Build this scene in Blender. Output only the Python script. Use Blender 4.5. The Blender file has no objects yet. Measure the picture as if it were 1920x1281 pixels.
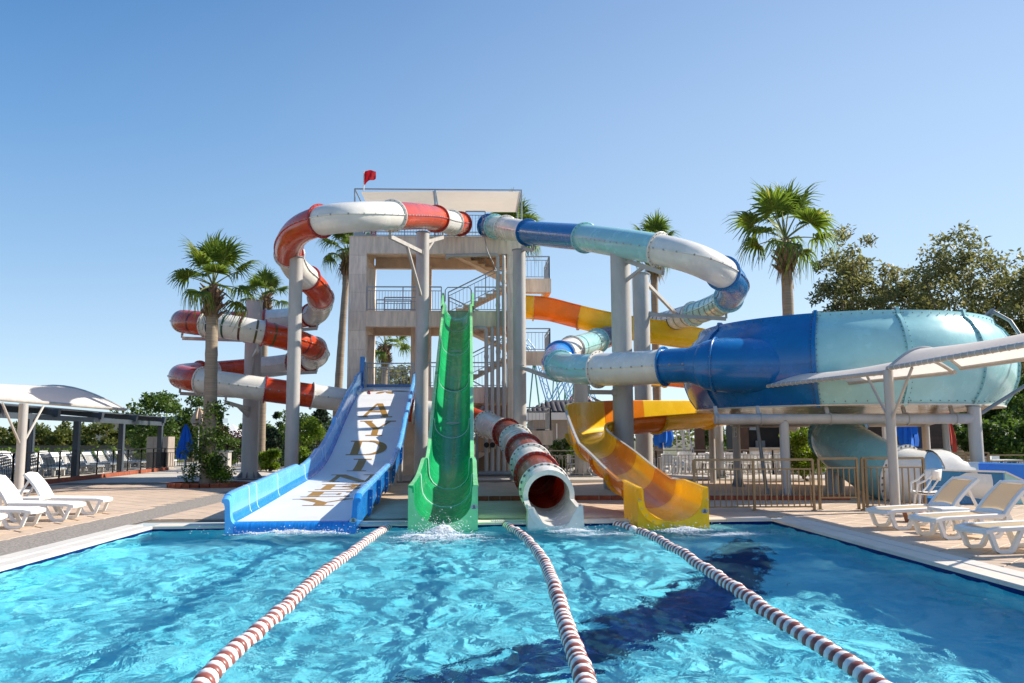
import bpy, bmesh, math, random
from mathutils import Vector, Matrix, noise

R = math.radians
random.seed(11)
S = bpy.context.scene
COL = S.collection
V = Vector

# ------------------------------------------------------------------ camera
F = 1600.0                       # focal length in pixels of the 1920 px wide photograph
EYE = V((0, 0, 1.55))
CM = (Matrix.Rotation(R(-2.47), 4, 'Z') @ Matrix.Rotation(R(90 + 6.507), 4, 'X') @ Matrix.Rotation(R(-0.25), 4, 'Z'))
cam = bpy.data.cameras.new('camera')
cam.sensor_width = 36
cam.lens = 36 * F / 1920
cam.clip_start = 0.1
cam.clip_end = 3000
cam_o = bpy.data.objects.new('camera', cam)
COL.objects.link(cam_o)
cam_o.matrix_world = Matrix.Translation(EYE) @ CM
S.camera = cam_o

# ------------------------------------------------------------------ world, sun, exposure
SUN_EL, SUN_AZ = 37.5, 12.0      # azimuth: degrees behind +X (right), towards +Y (away)
sd = V((math.cos(R(SUN_EL)) * math.cos(R(SUN_AZ)), math.cos(R(SUN_EL)) * math.sin(R(SUN_AZ)), math.sin(R(SUN_EL))))
W = bpy.data.worlds.new('World')
S.world = W
W.use_nodes = True
wn = W.node_tree
bg = wn.nodes['Background']
sky = wn.nodes.new('ShaderNodeTexSky')
sky.sky_type = 'NISHITA'
sky.sun_disc = False
sky.sun_elevation = R(SUN_EL)
sky.sun_rotation = R(90 - SUN_AZ)
sky.altitude = 0
sky.air_density = 0.8
sky.dust_density = 0.0
sky.ozone_density = 3.0
# clear dry air: the physical sky blended with an even gradient from zenith to horizon, the same all round
wtc = wn.nodes.new('ShaderNodeTexCoord')
wsp = wn.nodes.new('ShaderNodeSeparateXYZ')
wn.links.new(wtc.outputs['Generated'], wsp.inputs[0])
def sky_ramp(stops):
    r_ = wn.nodes.new('ShaderNodeValToRGB')
    el = r_.color_ramp.elements
    el[0].position, el[0].color = stops[0][0], (*[c / .317 for c in stops[0][1]], 1)
    el[1].position, el[1].color = stops[-1][0], (*[c / .317 for c in stops[-1][1]], 1)
    for p_, c_ in stops[1:-1]:
        e_ = el.new(p_)
        e_.color = (*[c / .317 for c in c_], 1)
    wn.links.new(wsp.outputs['Z'], r_.inputs[0])
    return r_
wr_away = sky_ramp([(0, (.47, .59, .69)), (.08, (.385, .53, .66)), (.2, (.225, .395, .60)), (.33, (.105, .275, .53)), (.47, (.030, .165, .41)), (1, (.04, .14, .36))])
wr_sun = sky_ramp([(0, (.61, .70, .76)), (.08, (.555, .665, .74)), (.2, (.46, .595, .72)), (.36, (.375, .515, .69)), (.47, (.30, .435, .65)), (1, (.10, .24, .58))])
wdot = wn.nodes.new('ShaderNodeVectorMath')          # paler towards the sun's side of the sky
wdot.operation = 'DOT_PRODUCT'
wdot.inputs[1].default_value = V((sd.x, sd.y, 0)).normalized()
wn.links.new(wtc.outputs['Generated'], wdot.inputs[0])
wmr = wn.nodes.new('ShaderNodeMapRange')
wmr.interpolation_type = 'SMOOTHSTEP'
wmr.inputs[1].default_value = -.45
wmr.inputs[2].default_value = .85
wn.links.new(wdot.outputs['Value'], wmr.inputs[0])
wgm = wn.nodes.new('ShaderNodeMix')
wgm.data_type = 'RGBA'
wn.links.new(wmr.outputs[0], wgm.inputs[0])
wn.links.new(wr_away.outputs[0], wgm.inputs[6])
wn.links.new(wr_sun.outputs[0], wgm.inputs[7])
wmx = wn.nodes.new('ShaderNodeMix')
wmx.data_type = 'RGBA'
wmx.inputs[0].default_value = 0.85
wn.links.new(sky.outputs[0], wmx.inputs[6])
wn.links.new(wgm.outputs[2], wmx.inputs[7])
wn.links.new(wmx.outputs[2], bg.inputs[0])
bg.inputs[1].default_value = 0.15
sun = bpy.data.lights.new('sun', 'SUN')
sun.energy = 3.15
sun.angle = R(0.5)
sun.color = (1.0, 0.93, 0.82)
sun_o = bpy.data.objects.new('sun', sun)
COL.objects.link(sun_o)
sun_o.location = sd * 60
sun_o.rotation_euler = sd.to_track_quat('Z', 'Y').to_euler()
S.view_settings.view_transform = 'Standard'
S.view_settings.look = 'None'
S.view_settings.gamma = 1
S.view_settings.use_curve_mapping = False
S.view_settings.exposure = 1.30
S.render.engine = 'CYCLES'
cy = S.cycles
cy.use_denoising = True
cy.denoising_input_passes = 'RGB_ALBEDO_NORMAL'
cy.denoising_prefilter = 'ACCURATE'
cy.max_bounces = 8
cy.diffuse_bounces = 4
cy.glossy_bounces = 4
cy.transmission_bounces = 6
cy.transparent_max_bounces = 12
cy.caustics_reflective = False
cy.caustics_refractive = True
cy.sample_clamp_indirect = 6

# ------------------------------------------------------------------ photo geometry helpers
def ray(u, v):
    return CM.to_3x3() @ V(((u - 960) / F, (640.5 - v) / F, -1))

def at(u, v, Y):
    d = ray(u, v)
    return EYE + d * ((Y - EYE.y) / d.y)

def gr(u, v, z=0.0):
    d = ray(u, v)
    return EYE + d * ((z - EYE.z) / d.z)

def prj(p):
    q = CM.to_3x3().inverted() @ (V(p) - EYE)
    return (960 + F * q.x / -q.z, 640.5 - F * q.y / -q.z)

# ------------------------------------------------------------------ materials
MATS = {}
def mat(name, col, rough=0.5, metal=0.0, var=0.0, vscale=3.0, stretch=None, bump=0.0, bscale=30.0, coat=0.0, trans=0.0,
        col2=None, spec=0.5, objrand=0.0, coord='Object', sub=0.0):
    if name in MATS:
        return MATS[name]
    m = bpy.data.materials.new(name)
    m.use_nodes = True
    nt = m.node_tree
    b = nt.nodes['Principled BSDF']
    L = nt.links.new
    c4 = (*col, 1)
    b.inputs['Base Color'].default_value = c4
    b.inputs['Roughness'].default_value = rough
    b.inputs['Metallic'].default_value = metal
    b.inputs['Specular IOR Level'].default_value = spec
    if coat:
        b.inputs['Coat Weight'].default_value = coat
        b.inputs['Coat Roughness'].default_value = 0.06
    tc = nt.nodes.new('ShaderNodeTexCoord')
    src = tc.outputs[coord]
    if coord == 'World':
        pass
    mp = nt.nodes.new('ShaderNodeMapping')
    L(src, mp.inputs[0])
    if stretch:
        mp.inputs['Scale'].default_value = stretch
    last = None
    if var or col2:
        n = nt.nodes.new('ShaderNodeTexNoise')
        n.inputs['Scale'].default_value = vscale
        n.inputs['Detail'].default_value = 6
        n.inputs['Roughness'].default_value = 0.62
        L(mp.outputs[0], n.inputs[0])
        r = nt.nodes.new('ShaderNodeValToRGB')
        r.color_ramp.elements[0].position = 0.32
        r.color_ramp.elements[1].position = 0.7
        lo = tuple(max(0, c * (1 - var)) for c in col)
        hi = col2 if col2 else tuple(min(1, c * (1 + var)) for c in col)
        r.color_ramp.elements[0].color = (*lo, 1)
        r.color_ramp.elements[1].color = (*hi, 1)
        L(n.outputs[0], r.inputs[0])
        last = r.outputs[0]
        rr = nt.nodes.new('ShaderNodeMapRange')
        rr.inputs[3].default_value = max(0.02, rough - 0.08)
        rr.inputs[4].default_value = min(1, rough + 0.12)
        L(n.outputs[0], rr.inputs[0])
        L(rr.outputs[0], b.inputs['Roughness'])
    if objrand:
        oi = nt.nodes.new('ShaderNodeObjectInfo')
        hs = nt.nodes.new('ShaderNodeHueSaturation')
        mr = nt.nodes.new('ShaderNodeMapRange')
        mr.inputs[3].default_value = 1 - objrand
        mr.inputs[4].default_value = 1 + objrand
        L(oi.outputs['Random'], mr.inputs[0])
        L(mr.outputs[0], hs.inputs['Value'])
        if last is None:
            hs.inputs['Color'].default_value = c4
        else:
            L(last, hs.inputs['Color'])
        last = hs.outputs[0]
    if last is not None:
        L(last, b.inputs['Base Color'])
    if bump:
        n2 = nt.nodes.new('ShaderNodeTexNoise')
        n2.inputs['Scale'].default_value = bscale
        n2.inputs['Detail'].default_value = 4
        L(mp.outputs[0], n2.inputs[0])
        bp = nt.nodes.new('ShaderNodeBump')
        bp.inputs['Strength'].default_value = bump
        bp.inputs['Distance'].default_value = 0.02
        L(n2.outputs[0], bp.inputs['Height'])
        L(bp.outputs[0], b.inputs['Normal'])
    if trans:
        t = nt.nodes.new('ShaderNodeBsdfTranslucent')
        if last is not None:
            L(last, t.inputs[0])
        else:
            t.inputs[0].default_value = c4
        mx = nt.nodes.new('ShaderNodeMixShader')
        mx.inputs[0].default_value = trans
        L(b.outputs[0], mx.inputs[1])
        L(t.outputs[0], mx.inputs[2])
        L(mx.outputs[0], nt.nodes['Material Output'].inputs[0])
    MATS[name] = m
    return m

def gel(name, col, var=0.08, trans=0.0):        # glossy fibreglass gelcoat
    return mat(name, col, rough=0.24, var=var * 1.35, vscale=1.7, coat=0.28, bump=0.03, bscale=2.2, trans=trans)

M_white = gel('gel_white', (.74, .70, .63), .07)
M_red = gel('gel_red', (.62, .065, .012), .14, .12)
M_dred = gel('gel_dark_red', (.40, .02, .012), .12)
M_blue = gel('gel_blue', (.004, .145, .40), .10)
M_lblue = gel('gel_light_blue', (.13, .45, .86), .08)
M_mblue = gel('gel_mid_blue', (.012, .22, .62), .08)
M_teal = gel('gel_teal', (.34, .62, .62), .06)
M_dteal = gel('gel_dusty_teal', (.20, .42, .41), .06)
M_green = gel('gel_green', (.015, .48, .16), .14, .3)
M_lgreen = gel('gel_light_green', (.22, .70, .29), .10)
M_yellow = gel('gel_yellow', (1.0, .63, .012), .07, .3)
M_orange = gel('gel_orange', (.86, .26, .005), .08, .3)
M_bed = mat('gel_bed_white', (.80, .80, .80), rough=.35, var=.04, vscale=.8, coat=.2)
M_gold = mat('gold_lettering', (.33, .175, .035), rough=.45, var=.10, vscale=4)
M_bolt = mat('bolt_steel', (.15, .15, .155), rough=.5, metal=.4)
M_boltl = mat('bolt_light', (.55, .55, .52), rough=.4, metal=.5)
M_seam = mat('seam_sealant', (.30, .29, .27), rough=.7)
M_joint = mat('joint_white', (.75, .82, .86), rough=.6)
M_steel = mat('galvanised_pipe', (.46, .43, .395), rough=.5, metal=.12, var=.14, vscale=2.5, stretch=(1, 1, .35), bump=.05)
M_steeld = mat('dark_pipe', (.26, .27, .28), rough=.45, metal=.4, var=.15)
M_stone = mat('travertine', (.84, .68, .54), rough=.6, var=.20, vscale=3.2, stretch=(3.2, 3.2, .4), bump=.12, objrand=.10)
M_stone2 = mat('travertine_beam', (.82, .66, .51), rough=.6, var=.22, vscale=2.2, stretch=(2.6, 2.6, .35), bump=.10, objrand=.06)
M_plaster = mat('plaster', (.74, .57, .42), rough=.85, var=.2, vscale=1.6)
M_rail = mat('steel_rail', (.36, .37, .38), rough=.35, metal=.6, var=.1)
M_brown = mat('bronze_rail', (.30, .21, .12), rough=.32, metal=.75, var=.15)
M_black = mat('black_rail', (.025, .024, .024), rough=.45)
M_anthra = mat('anthracite', (.055, .068, .085), rough=.4, var=.1)
M_fabric = mat('shade_fabric', (.78, .72, .62), rough=.85, var=.03, bump=.05, bscale=60, trans=.35)
M_fabw = mat('sail_fabric', (.84, .80, .74), rough=.85, var=.03, bump=.04, bscale=50, trans=.38)
M_plastic = mat('white_plastic', (.80, .78, .74), rough=.38, var=.03)
M_sling = mat('beige_sling', (.70, .58, .40), rough=.8, bump=.08, bscale=200, trans=.5)
M_slingw = mat('white_sling', (.80, .75, .68), rough=.8, bump=.08, bscale=200, trans=.15)
M_bluefab = mat('blue_canvas', (.010, .15, .62), rough=.85, var=.12, bump=.1, bscale=30)
M_beigefab = mat('beige_canvas', (.62, .47, .34), rough=.9, var=.1)
M_redfab = mat('red_cloth', (.55, .01, .02), rough=.8, var=.1, trans=.3)
M_brick = mat('red_brick', (.30, .075, .032), rough=.8, var=.25, vscale=8, objrand=.15, bump=.2)
M_terra = mat('terracotta', (.42, .15, .06), rough=.8, var=.1)
M_wood = mat('dark_wood', (.055, .030, .020), rough=.6, var=.35, vscale=3, stretch=(1, 1, 10), bump=.15, objrand=.2)
M_dark = mat('dark_interior', (.015, .014, .014), rough=.6)
M_bark = mat('bark', (.16, .12, .085), rough=.95, var=.3, vscale=6, stretch=(1, 1, .3), bump=.5, bscale=12)
M_palmbark = mat('palm_bark', (.30, .235, .17), rough=.95, var=.25, vscale=3, stretch=(.5, .5, 9), bump=.5, bscale=6)
M_boot = mat('palm_boot', (.20, .12, .075), rough=.95, var=.4, vscale=6, bump=.4)
M_chrome = mat('badge_metal', (.40, .42, .46), rough=.3, metal=.5)
M_roof = mat('roof_tile', (.06, .048, .045), rough=.6, var=.25, objrand=.2)

def leafmat(name, a, b, c=None, scale=.6):
    """foliage: colours differ from leaf to leaf and clump to clump"""
    m = bpy.data.materials.new(name)
    m.use_nodes = True
    nt = m.node_tree
    p = nt.nodes['Principled BSDF']
    L = nt.links.new
    g = nt.nodes.new('ShaderNodeNewGeometry')
    wn_ = nt.nodes.new('ShaderNodeTexNoise')
    wn_.inputs['Scale'].default_value = scale
    wn_.inputs['Detail'].default_value = 5
    L(g.outputs['Position'], wn_.inputs[0])
    ad = nt.nodes.new('ShaderNodeMath')
    ad.operation = 'MULTIPLY_ADD'
    L(g.outputs['Random Per Island'], ad.inputs[0])
    ad.inputs[1].default_value = .5
    sb = nt.nodes.new('ShaderNodeMath')
    sb.operation = 'SUBTRACT'
    L(wn_.outputs[0], sb.inputs[0])
    sb.inputs[1].default_value = .25
    L(sb.outputs[0], ad.inputs[2])
    r = nt.nodes.new('ShaderNodeValToRGB')
    r.color_ramp.elements[0].position = .2
    r.color_ramp.elements[0].color = (*a, 1)
    r.color_ramp.elements[1].position = .72
    r.color_ramp.elements[1].color = (*b, 1)
    if c:
        e = r.color_ramp.elements.new(.9)
        e.color = (*c, 1)
    L(ad.outputs[0], r.inputs[0])
    L(r.outputs[0], p.inputs['Base Color'])
    p.inputs['Roughness'].default_value = .5
    t = nt.nodes.new('ShaderNodeBsdfTranslucent')
    L(r.outputs[0], t.inputs[0])
    mx = nt.nodes.new('ShaderNodeMixShader')
    mx.inputs[0].default_value = .52
    L(p.outputs[0], mx.inputs[1])
    L(t.outputs[0], mx.inputs[2])
    L(mx.outputs[0], nt.nodes['Material Output'].inputs[0])
    return m
M_palm = leafmat('palm_leaf', (.07, .12, .014), (.22, .31, .03), (.42, .38, .06), .8)
M_euc = leafmat('olive_leaf', (.12, .135, .045), (.29, .28, .095), (.42, .30, .13), .35)
M_leaf = leafmat('green_leaf', (.03, .065, .01), (.12, .20, .025), (.21, .28, .04), .7)
M_leafy = leafmat('yellow_green_leaf', (.06, .12, .008), (.20, .30, .015), (.30, .36, .04), 1.2)
M_leafd = leafmat('dark_needle', (.012, .030, .014), (.035, .065, .028), None, .8)
M_leafp = leafmat('purple_leaf', (.03, .008, .012), (.09, .02, .03), None, .8)
M_hedge = leafmat('hedge_leaf', (.06, .09, .018), (.17, .19, .035), (.26, .21, .07), .25)

# ------------------------------------------------------------------ mesh builder
ORG = {}
class MB:
    def __init__(s):
        s.v, s.f, s.m = [], [], []
    def add(s, vs, fs, mi=0):
        o = len(s.v)
        s.v += [tuple(p) for p in vs]
        s.f += [tuple(i + o for i in f) for f in fs]
        s.m += [mi] * len(fs)
    def box(s, c, d, M=None, mi=0):
        hx, hy, hz = d[0] / 2, d[1] / 2, d[2] / 2
        P = [V((x, y, z)) for x in (-hx, hx) for y in (-hy, hy) for z in (-hz, hz)]
        if M is not None:
            P = [M @ p for p in P]
        s.add([p + V(c) for p in P], [(0, 1, 3, 2), (4, 6, 7, 5), (0, 4, 5, 1), (2, 3, 7, 6), (0, 2, 6, 4), (1, 5, 7, 3)], mi)
    def bb(s, a, b, mi=0):                      # box from corner to corner
        a, b = V(a), V(b)
        s.box((a + b) / 2, [abs(x) for x in (b - a)], None, mi)
    def bar(s, a, b, w, h=None, mi=0):
        a, b = V(a), V(b)
        h = h or w
        t = (b - a).normalized()
        r = t.cross(V((0, 0, 1)))
        if r.length < 1e-4:
            r = V((1, 0, 0))
        r.normalize()
        u = r.cross(t)
        P = []
        for q in (a, b):
            for x, y in ((-1, -1), (1, -1), (1, 1), (-1, 1)):
                P.append(q + r * (x * w / 2) + u * (y * h / 2))
        s.add(P, [(0, 1, 2, 3), (7, 6, 5, 4), (0, 4, 5, 1), (1, 5, 6, 2), (2, 6, 7, 3), (3, 7, 4, 0)], mi)
    def tube(s, pts, r, n=10, mi=0, caps=True, closed=False):
        pts = [V(p) for p in pts]
        k = len(pts)
        rs = r if isinstance(r, (list, tuple)) else [r] * k
        fr = frames(pts, closed)
        vs, fs = [], []
        for i in range(k):
            t, a, b = fr[i]
            for j in range(n):
                g = 2 * math.pi * j / n
                vs.append(pts[i] + (a * math.cos(g) + b * math.sin(g)) * rs[i])
        for i in range(k if closed else k - 1):
            i2 = (i + 1) % k
            for j in range(n):
                j2 = (j + 1) % n
                fs.append((i * n + j, i * n + j2, i2 * n + j2, i2 * n + j))
        if caps and not closed:
            fs.append(tuple(range(n - 1, -1, -1)))
            fs.append(tuple(range((k - 1) * n, k * n)))
        s.add(vs, fs, mi)
    def cyl(s, a, b, r, r2=None, n=12, mi=0):
        s.tube([a, b], [r, r if r2 is None else r2], n, mi)
    def lathe(s, prof, c=(0, 0, 0), n=16, mi=0, a0=0.0, a1=2 * math.pi, axis=None):
        full = abs(a1 - a0 - 2 * math.pi) < 1e-6
        k = n if full else n + 1
        vs, fs = [], []
        for j in range(k):
            g = a0 + (a1 - a0) * j / n
            for (r, z) in prof:
                vs.append(V(c) + V((r * math.cos(g), r * math.sin(g), z)))
        p = len(prof)
        for j in range(n):
            j2 = (j + 1) % k
            for i in range(p - 1):
                fs.append((j * p + i, j2 * p + i, j2 * p + i + 1, j * p + i + 1))
        s.add(vs, fs, mi)
    def sweep(s, pts, prof, mi=0, caps=True, closedp=True, ups=None, mis=None):
        """profile (right, up) swept along pts; right = tangent x up"""
        pts = [V(p) for p in pts]
        k, n = len(pts), (len(prof[0]) if isinstance(prof[0][0], (list, tuple)) else len(prof))
        multi = isinstance(prof[0][0], (list, tuple))
        vs, fs = [], []
        for i in range(k):
            t = (pts[min(i + 1, k - 1)] - pts[max(i - 1, 0)]).normalized()
            up0 = V((0, 0, 1)) if ups is None else ups[i]
            r = t.cross(up0).normalized()
            u = r.cross(t)
            for (a, b) in (prof[i] if multi else prof):
                vs.append(pts[i] + r * a + u * b)
        for i in range(k - 1):
            for j in range(n if closedp else n - 1):
                j2 = (j + 1) % n
                fs.append((i * n + j, i * n + j2, (i + 1) * n + j2, (i + 1) * n + j))
        o = len(s.v)
        s.add(vs, fs, mi)
        if mis is not None:
            q = len(s.m) - len(fs)
            w = n if closedp else n - 1
            for i in range(len(fs)):
                s.m[q + i] = mis[i % w]
        if caps and closedp:
            s.f += [tuple(o + j for j in range(n - 1, -1, -1)), tuple(o + (k - 1) * n + j for j in range(n))]
            s.m += [mi, mi]
    def mesh(s, name, mats, off=None, ang=38):
        me = bpy.data.meshes.new(name)
        vs = s.v if off is None else [(p[0] - off[0], p[1] - off[1], p[2] - off[2]) for p in s.v]
        me.from_pydata(vs, [], s.f)
        for m in (mats if isinstance(mats, (list, tuple)) else [mats]):
            me.materials.append(m)
        me.polygons.foreach_set('material_index', s.m)
        if ang:
            me.polygons.foreach_set('use_smooth', [True] * len(s.f))
            me.set_sharp_from_angle(angle=R(ang))
        me.update()
        return me
    def build(s, name, mats, parent=None, ang=38, **kw):
        off = ORG.get(parent.name) if parent is not None else None
        me = s.mesh(name, mats, off, ang)
        return link(name, me, parent, **kw)

def link(name, me, parent=None, loc=None, rz=0, label=None, cat=None, group=None, kind=None):
    o = bpy.data.objects.new(name, me)
    COL.objects.link(o)
    if parent is not None:
        o.parent = parent
        ORG[o.name] = ORG.get(parent.name, V((0, 0, 0)))
    if loc is not None:
        o.location = loc
    if rz:
        o.rotation_euler = (0, 0, rz)
    tag(o, label, cat, group, kind)
    return o

def tag(o, label=None, cat=None, group=None, kind=None):
    if label: o['label'] = label
    if cat: o['category'] = cat
    if group: o['group'] = group
    if kind: o['kind'] = kind
    return o

def thing(name, label, cat, loc=(0, 0, 0), group=None, rz=0):
    o = bpy.data.objects.new(name, None)
    o.empty_display_size = .2
    COL.objects.link(o)
    o.location = loc
    o.rotation_euler = (0, 0, rz)
    ORG[o.name] = V(loc)
    return tag(o, label, cat, group)

KIDS = {}
def dup(root, loc, rz=0, label=None, group=None, sc=None):
    r = root.copy()
    COL.objects.link(r)
    r.location = loc
    r.rotation_euler = (0, 0, rz)
    if sc: r.scale = sc
    if label: r['label'] = label
    if group: r['group'] = group
    if root.name not in KIDS:
        KIDS[root.name] = [(c, list(c.children)) for c in root.children]
    for ch, gch in KIDS[root.name]:
        c = ch.copy()
        COL.objects.link(c)
        c.parent = r
        for g in gch:
            d = g.copy()
            COL.objects.link(d)
            d.parent = c
    return r

def frames(pts, closed=False):
    k = len(pts)
    ts = []
    for i in range(k):
        if closed:
            t = pts[(i + 1) % k] - pts[i - 1]
        else:
            t = pts[min(i + 1, k - 1)] - pts[max(i - 1, 0)]
        ts.append(t.normalized())
    a = ts[0].cross(V((0, 0, 1)))
    if a.length < 1e-3:
        a = V((1, 0, 0))
    a.normalize()
    out = []
    for i in range(k):
        a = a - ts[i] * a.dot(ts[i])
        a.normalize()
        out.append((ts[i], a.copy(), a.cross(ts[i])))
    return out

def spline(P, n=10):
    """Catmull-Rom through P"""
    P = [V(p) for p in P]
    out = []
    Q = [P[0] * 2 - P[1]] + P + [P[-1] * 2 - P[-2]]
    for i in range(1, len(Q) - 2):
        p0, p1, p2, p3 = Q[i - 1:i + 3]
        for j in range(n):
            t = j / n
            out.append(.5 * (2 * p1 + (p2 - p0) * t + (2 * p0 - 5 * p1 + 4 * p2 - p3) * t * t + (3 * p1 - p0 - 3 * p2 + p3) * t ** 3))
    out.append(P[-1])
    return out

def resample(pts, step):
    d = [0]
    for a, b in zip(pts, pts[1:]):
        d.append(d[-1] + (b - a).length)
    n = max(2, round(d[-1] / step))
    out, j = [], 0
    for i in range(n + 1):
        s = d[-1] * i / n
        while j < len(d) - 2 and d[j + 1] < s:
            j += 1
        q = (s - d[j]) / max(1e-9, d[j + 1] - d[j])
        out.append(pts[j].lerp(pts[j + 1], q))
    return out

def smooth_pts(pts, it=3):
    for _ in range(it):
        pts = [pts[0]] + [(pts[i - 1] + pts[i] * 2 + pts[i + 1]) / 4 for i in range(1, len(pts) - 1)] + [pts[-1]]
    return pts

def lerp_tab(tab, x):
    if x <= tab[0][0]: return tab[0][1]
    for (a, p), (b, q) in zip(tab, tab[1:]):
        if x <= b:
            return p + (q - p) * (x - a) / (b - a)
    return tab[-1][1]

# ================================================================== SETTING
WZ = -0.10                                    # water level
PB0, PB1 = V((-5.85, 16.0, 0)), V((5.71, 16.5, 0))     # back corners of the pool (inner edge of the coping)
PL, PR, PN = -5.84, 5.70, -5.0
FLOOR = -1.25

# ---- ground: one sheet to the horizon with the pool cut out
def sheet_with_hole(x0, x1, y0, y1, z, hole):
    hx0, hx1, hy0, hy1 = hole
    mb = MB()
    for a, b, c, d in ((x0, hx0, y0, y1), (hx1, x1, y0, y1), (hx0, hx1, y0, hy0), (hx0, hx1, hy1, y1)):
        mb.add([(a, c, z), (b, c, z), (b, d, z), (a, d, z)], [(0, 1, 2, 3)])
    return mb
M_ground = mat('dry_ground', (.20, .17, .11), rough=.95, var=.35, vscale=.05, col2=(.12, .14, .05))
sheet_with_hole(-1500, 1500, -200, 2000, -.06, (-7, 7, -7, 18)).build('ground', M_ground, kind='structure', ang=0)
M_pave = mat('grey_paving', (.50, .45, .385), rough=.85, var=.12, vscale=2)
mb = sheet_with_hole(-24, 40, -12, 62, -.028, (-6.9, 6.9, -6, 17.2))
pavement = mb.build('pavement', M_pave, kind='structure', ang=0)

# ---- deck of stamped paving tiles, laid on the diagonal
def tile_mat():
    m = bpy.data.materials.new('deck_tile')
    m.use_nodes = True
    nt = m.node_tree
    b = nt.nodes['Principled BSDF']
    L = nt.links.new
    tc = nt.nodes.new('ShaderNodeTexCoord')
    oi = nt.nodes.new('ShaderNodeObjectInfo')
    geo = nt.nodes.new('ShaderNodeNewGeometry')
    mp = nt.nodes.new('ShaderNodeMapping')
    mp.inputs['Rotation'].default_value = (0, 0, R(45))
    mp.inputs['Scale'].default_value = (2.0, 14, 1)
    L(geo.outputs['Position'], mp.inputs[0])
    n = nt.nodes.new('ShaderNodeTexNoise')
    n.inputs['Scale'].default_value = 1.6
    n.inputs['Detail'].default_value = 5
    L(mp.outputs[0], n.inputs[0])
    n2 = nt.nodes.new('ShaderNodeTexNoise')
    n2.inputs['Scale'].default_value = .35
    n2.inputs['Detail'].default_value = 4
    L(geo.outputs['Position'], n2.inputs[0])
    r = nt.nodes.new('ShaderNodeValToRGB')
    r.color_ramp.elements[0].position = .3
    r.color_ramp.elements[0].color = (.40, .285, .195, 1)
    r.color_ramp.elements[1].position = .72
    r.color_ramp.elements[1].color = (.62, .475, .35, 1)
    L(n.outputs[0], r.inputs[0])
    hs = nt.nodes.new('ShaderNodeHueSaturation')
    ma = nt.nodes.new('ShaderNodeMath')
    ma.operation = 'MULTIPLY_ADD'
    L(geo.outputs['Random Per Island'], ma.inputs[0])
    ma.inputs[1].default_value = .12
    mr = nt.nodes.new('ShaderNodeMapRange')
    L(n2.outputs[0], mr.inputs[0])
    mr.inputs[1].default_value = .3
    mr.inputs[2].default_value = .7
    mr.inputs[3].default_value = .78
    mr.inputs[4].default_value = 1.04
    L(mr.outputs[0], ma.inputs[2])
    ob = nt.nodes.new('ShaderNodeMath')
    ob.operation = 'MULTIPLY_ADD'
    L(oi.outputs['Random'], ob.inputs[0])
    ob.inputs[1].default_value = .12
    L(ma.outputs[0], ob.inputs[2])
    L(ob.outputs[0], hs.inputs['Value'])
    L(r.outputs[0], hs.inputs['Color'])
    L(hs.outputs[0], b.inputs['Base Color'])
    b.inputs['Roughness'].default_value = .62
    bp = nt.nodes.new('ShaderNodeBump')
    bp.inputs['Strength'].default_value = .35
    bp.inputs['Distance'].default_value = .012
    L(n.outputs[0], bp.inputs['Height'])
    L(bp.outputs[0], b.inputs['Normal'])
    return m
M_tile = tile_mat()
M_grout = mat('grout', (.16, .125, .09), rough=.95, var=.2, vscale=4)
mb = sheet_with_hole(-15.2, 27, -8, 33, -.018, (-6.35, 6.3, -5.6, 16.9))
deck = mb.build('deck', M_grout, kind='structure', ang=0)

def clip(poly, nx, ny, d):                     # keep nx*x + ny*y <= d
    out = []
    for i in range(len(poly)):
        a, b = poly[i - 1], poly[i]
        fa, fb = nx * a[0] + ny * a[1] - d, nx * b[0] + ny * b[1] - d
        if (fa <= 0) != (fb <= 0):
            t = fa / (fa - fb)
            out.append((a[0] + (b[0] - a[0]) * t, a[1] + (b[1] - a[1]) * t))
        if fb <= 0:
            out.append(b)
    return out
def tile_geo(mb, poly, top=0.0):
    """a thin slab over a convex polygon with a chamfered rim"""
    n = len(poly)
    cx, cy_ = sum(p[0] for p in poly) / n, sum(p[1] for p in poly) / n
    ins = []
    for p in poly:
        d = math.hypot(p[0] - cx, p[1] - cy_)
        k = max(.2, 1 - .012 / max(d, .02))
        ins.append((cx + (p[0] - cx) * k, cy_ + (p[1] - cy_) * k))
    vs = [(p[0], p[1], -.03) for p in poly] + [(p[0], p[1], top - .005) for p in poly] + [(p[0], p[1], top) for p in ins]
    fs = [tuple(range(2 * n, 3 * n))]
    for i in range(n):
        j = (i + 1) % n
        fs += [(i, j, n + j, n + i), (n + i, n + j, 2 * n + j, 2 * n + i)]
    mb.add(vs, fs)
TS = .50
c45 = math.sqrt(.5)
tiles = []
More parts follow.
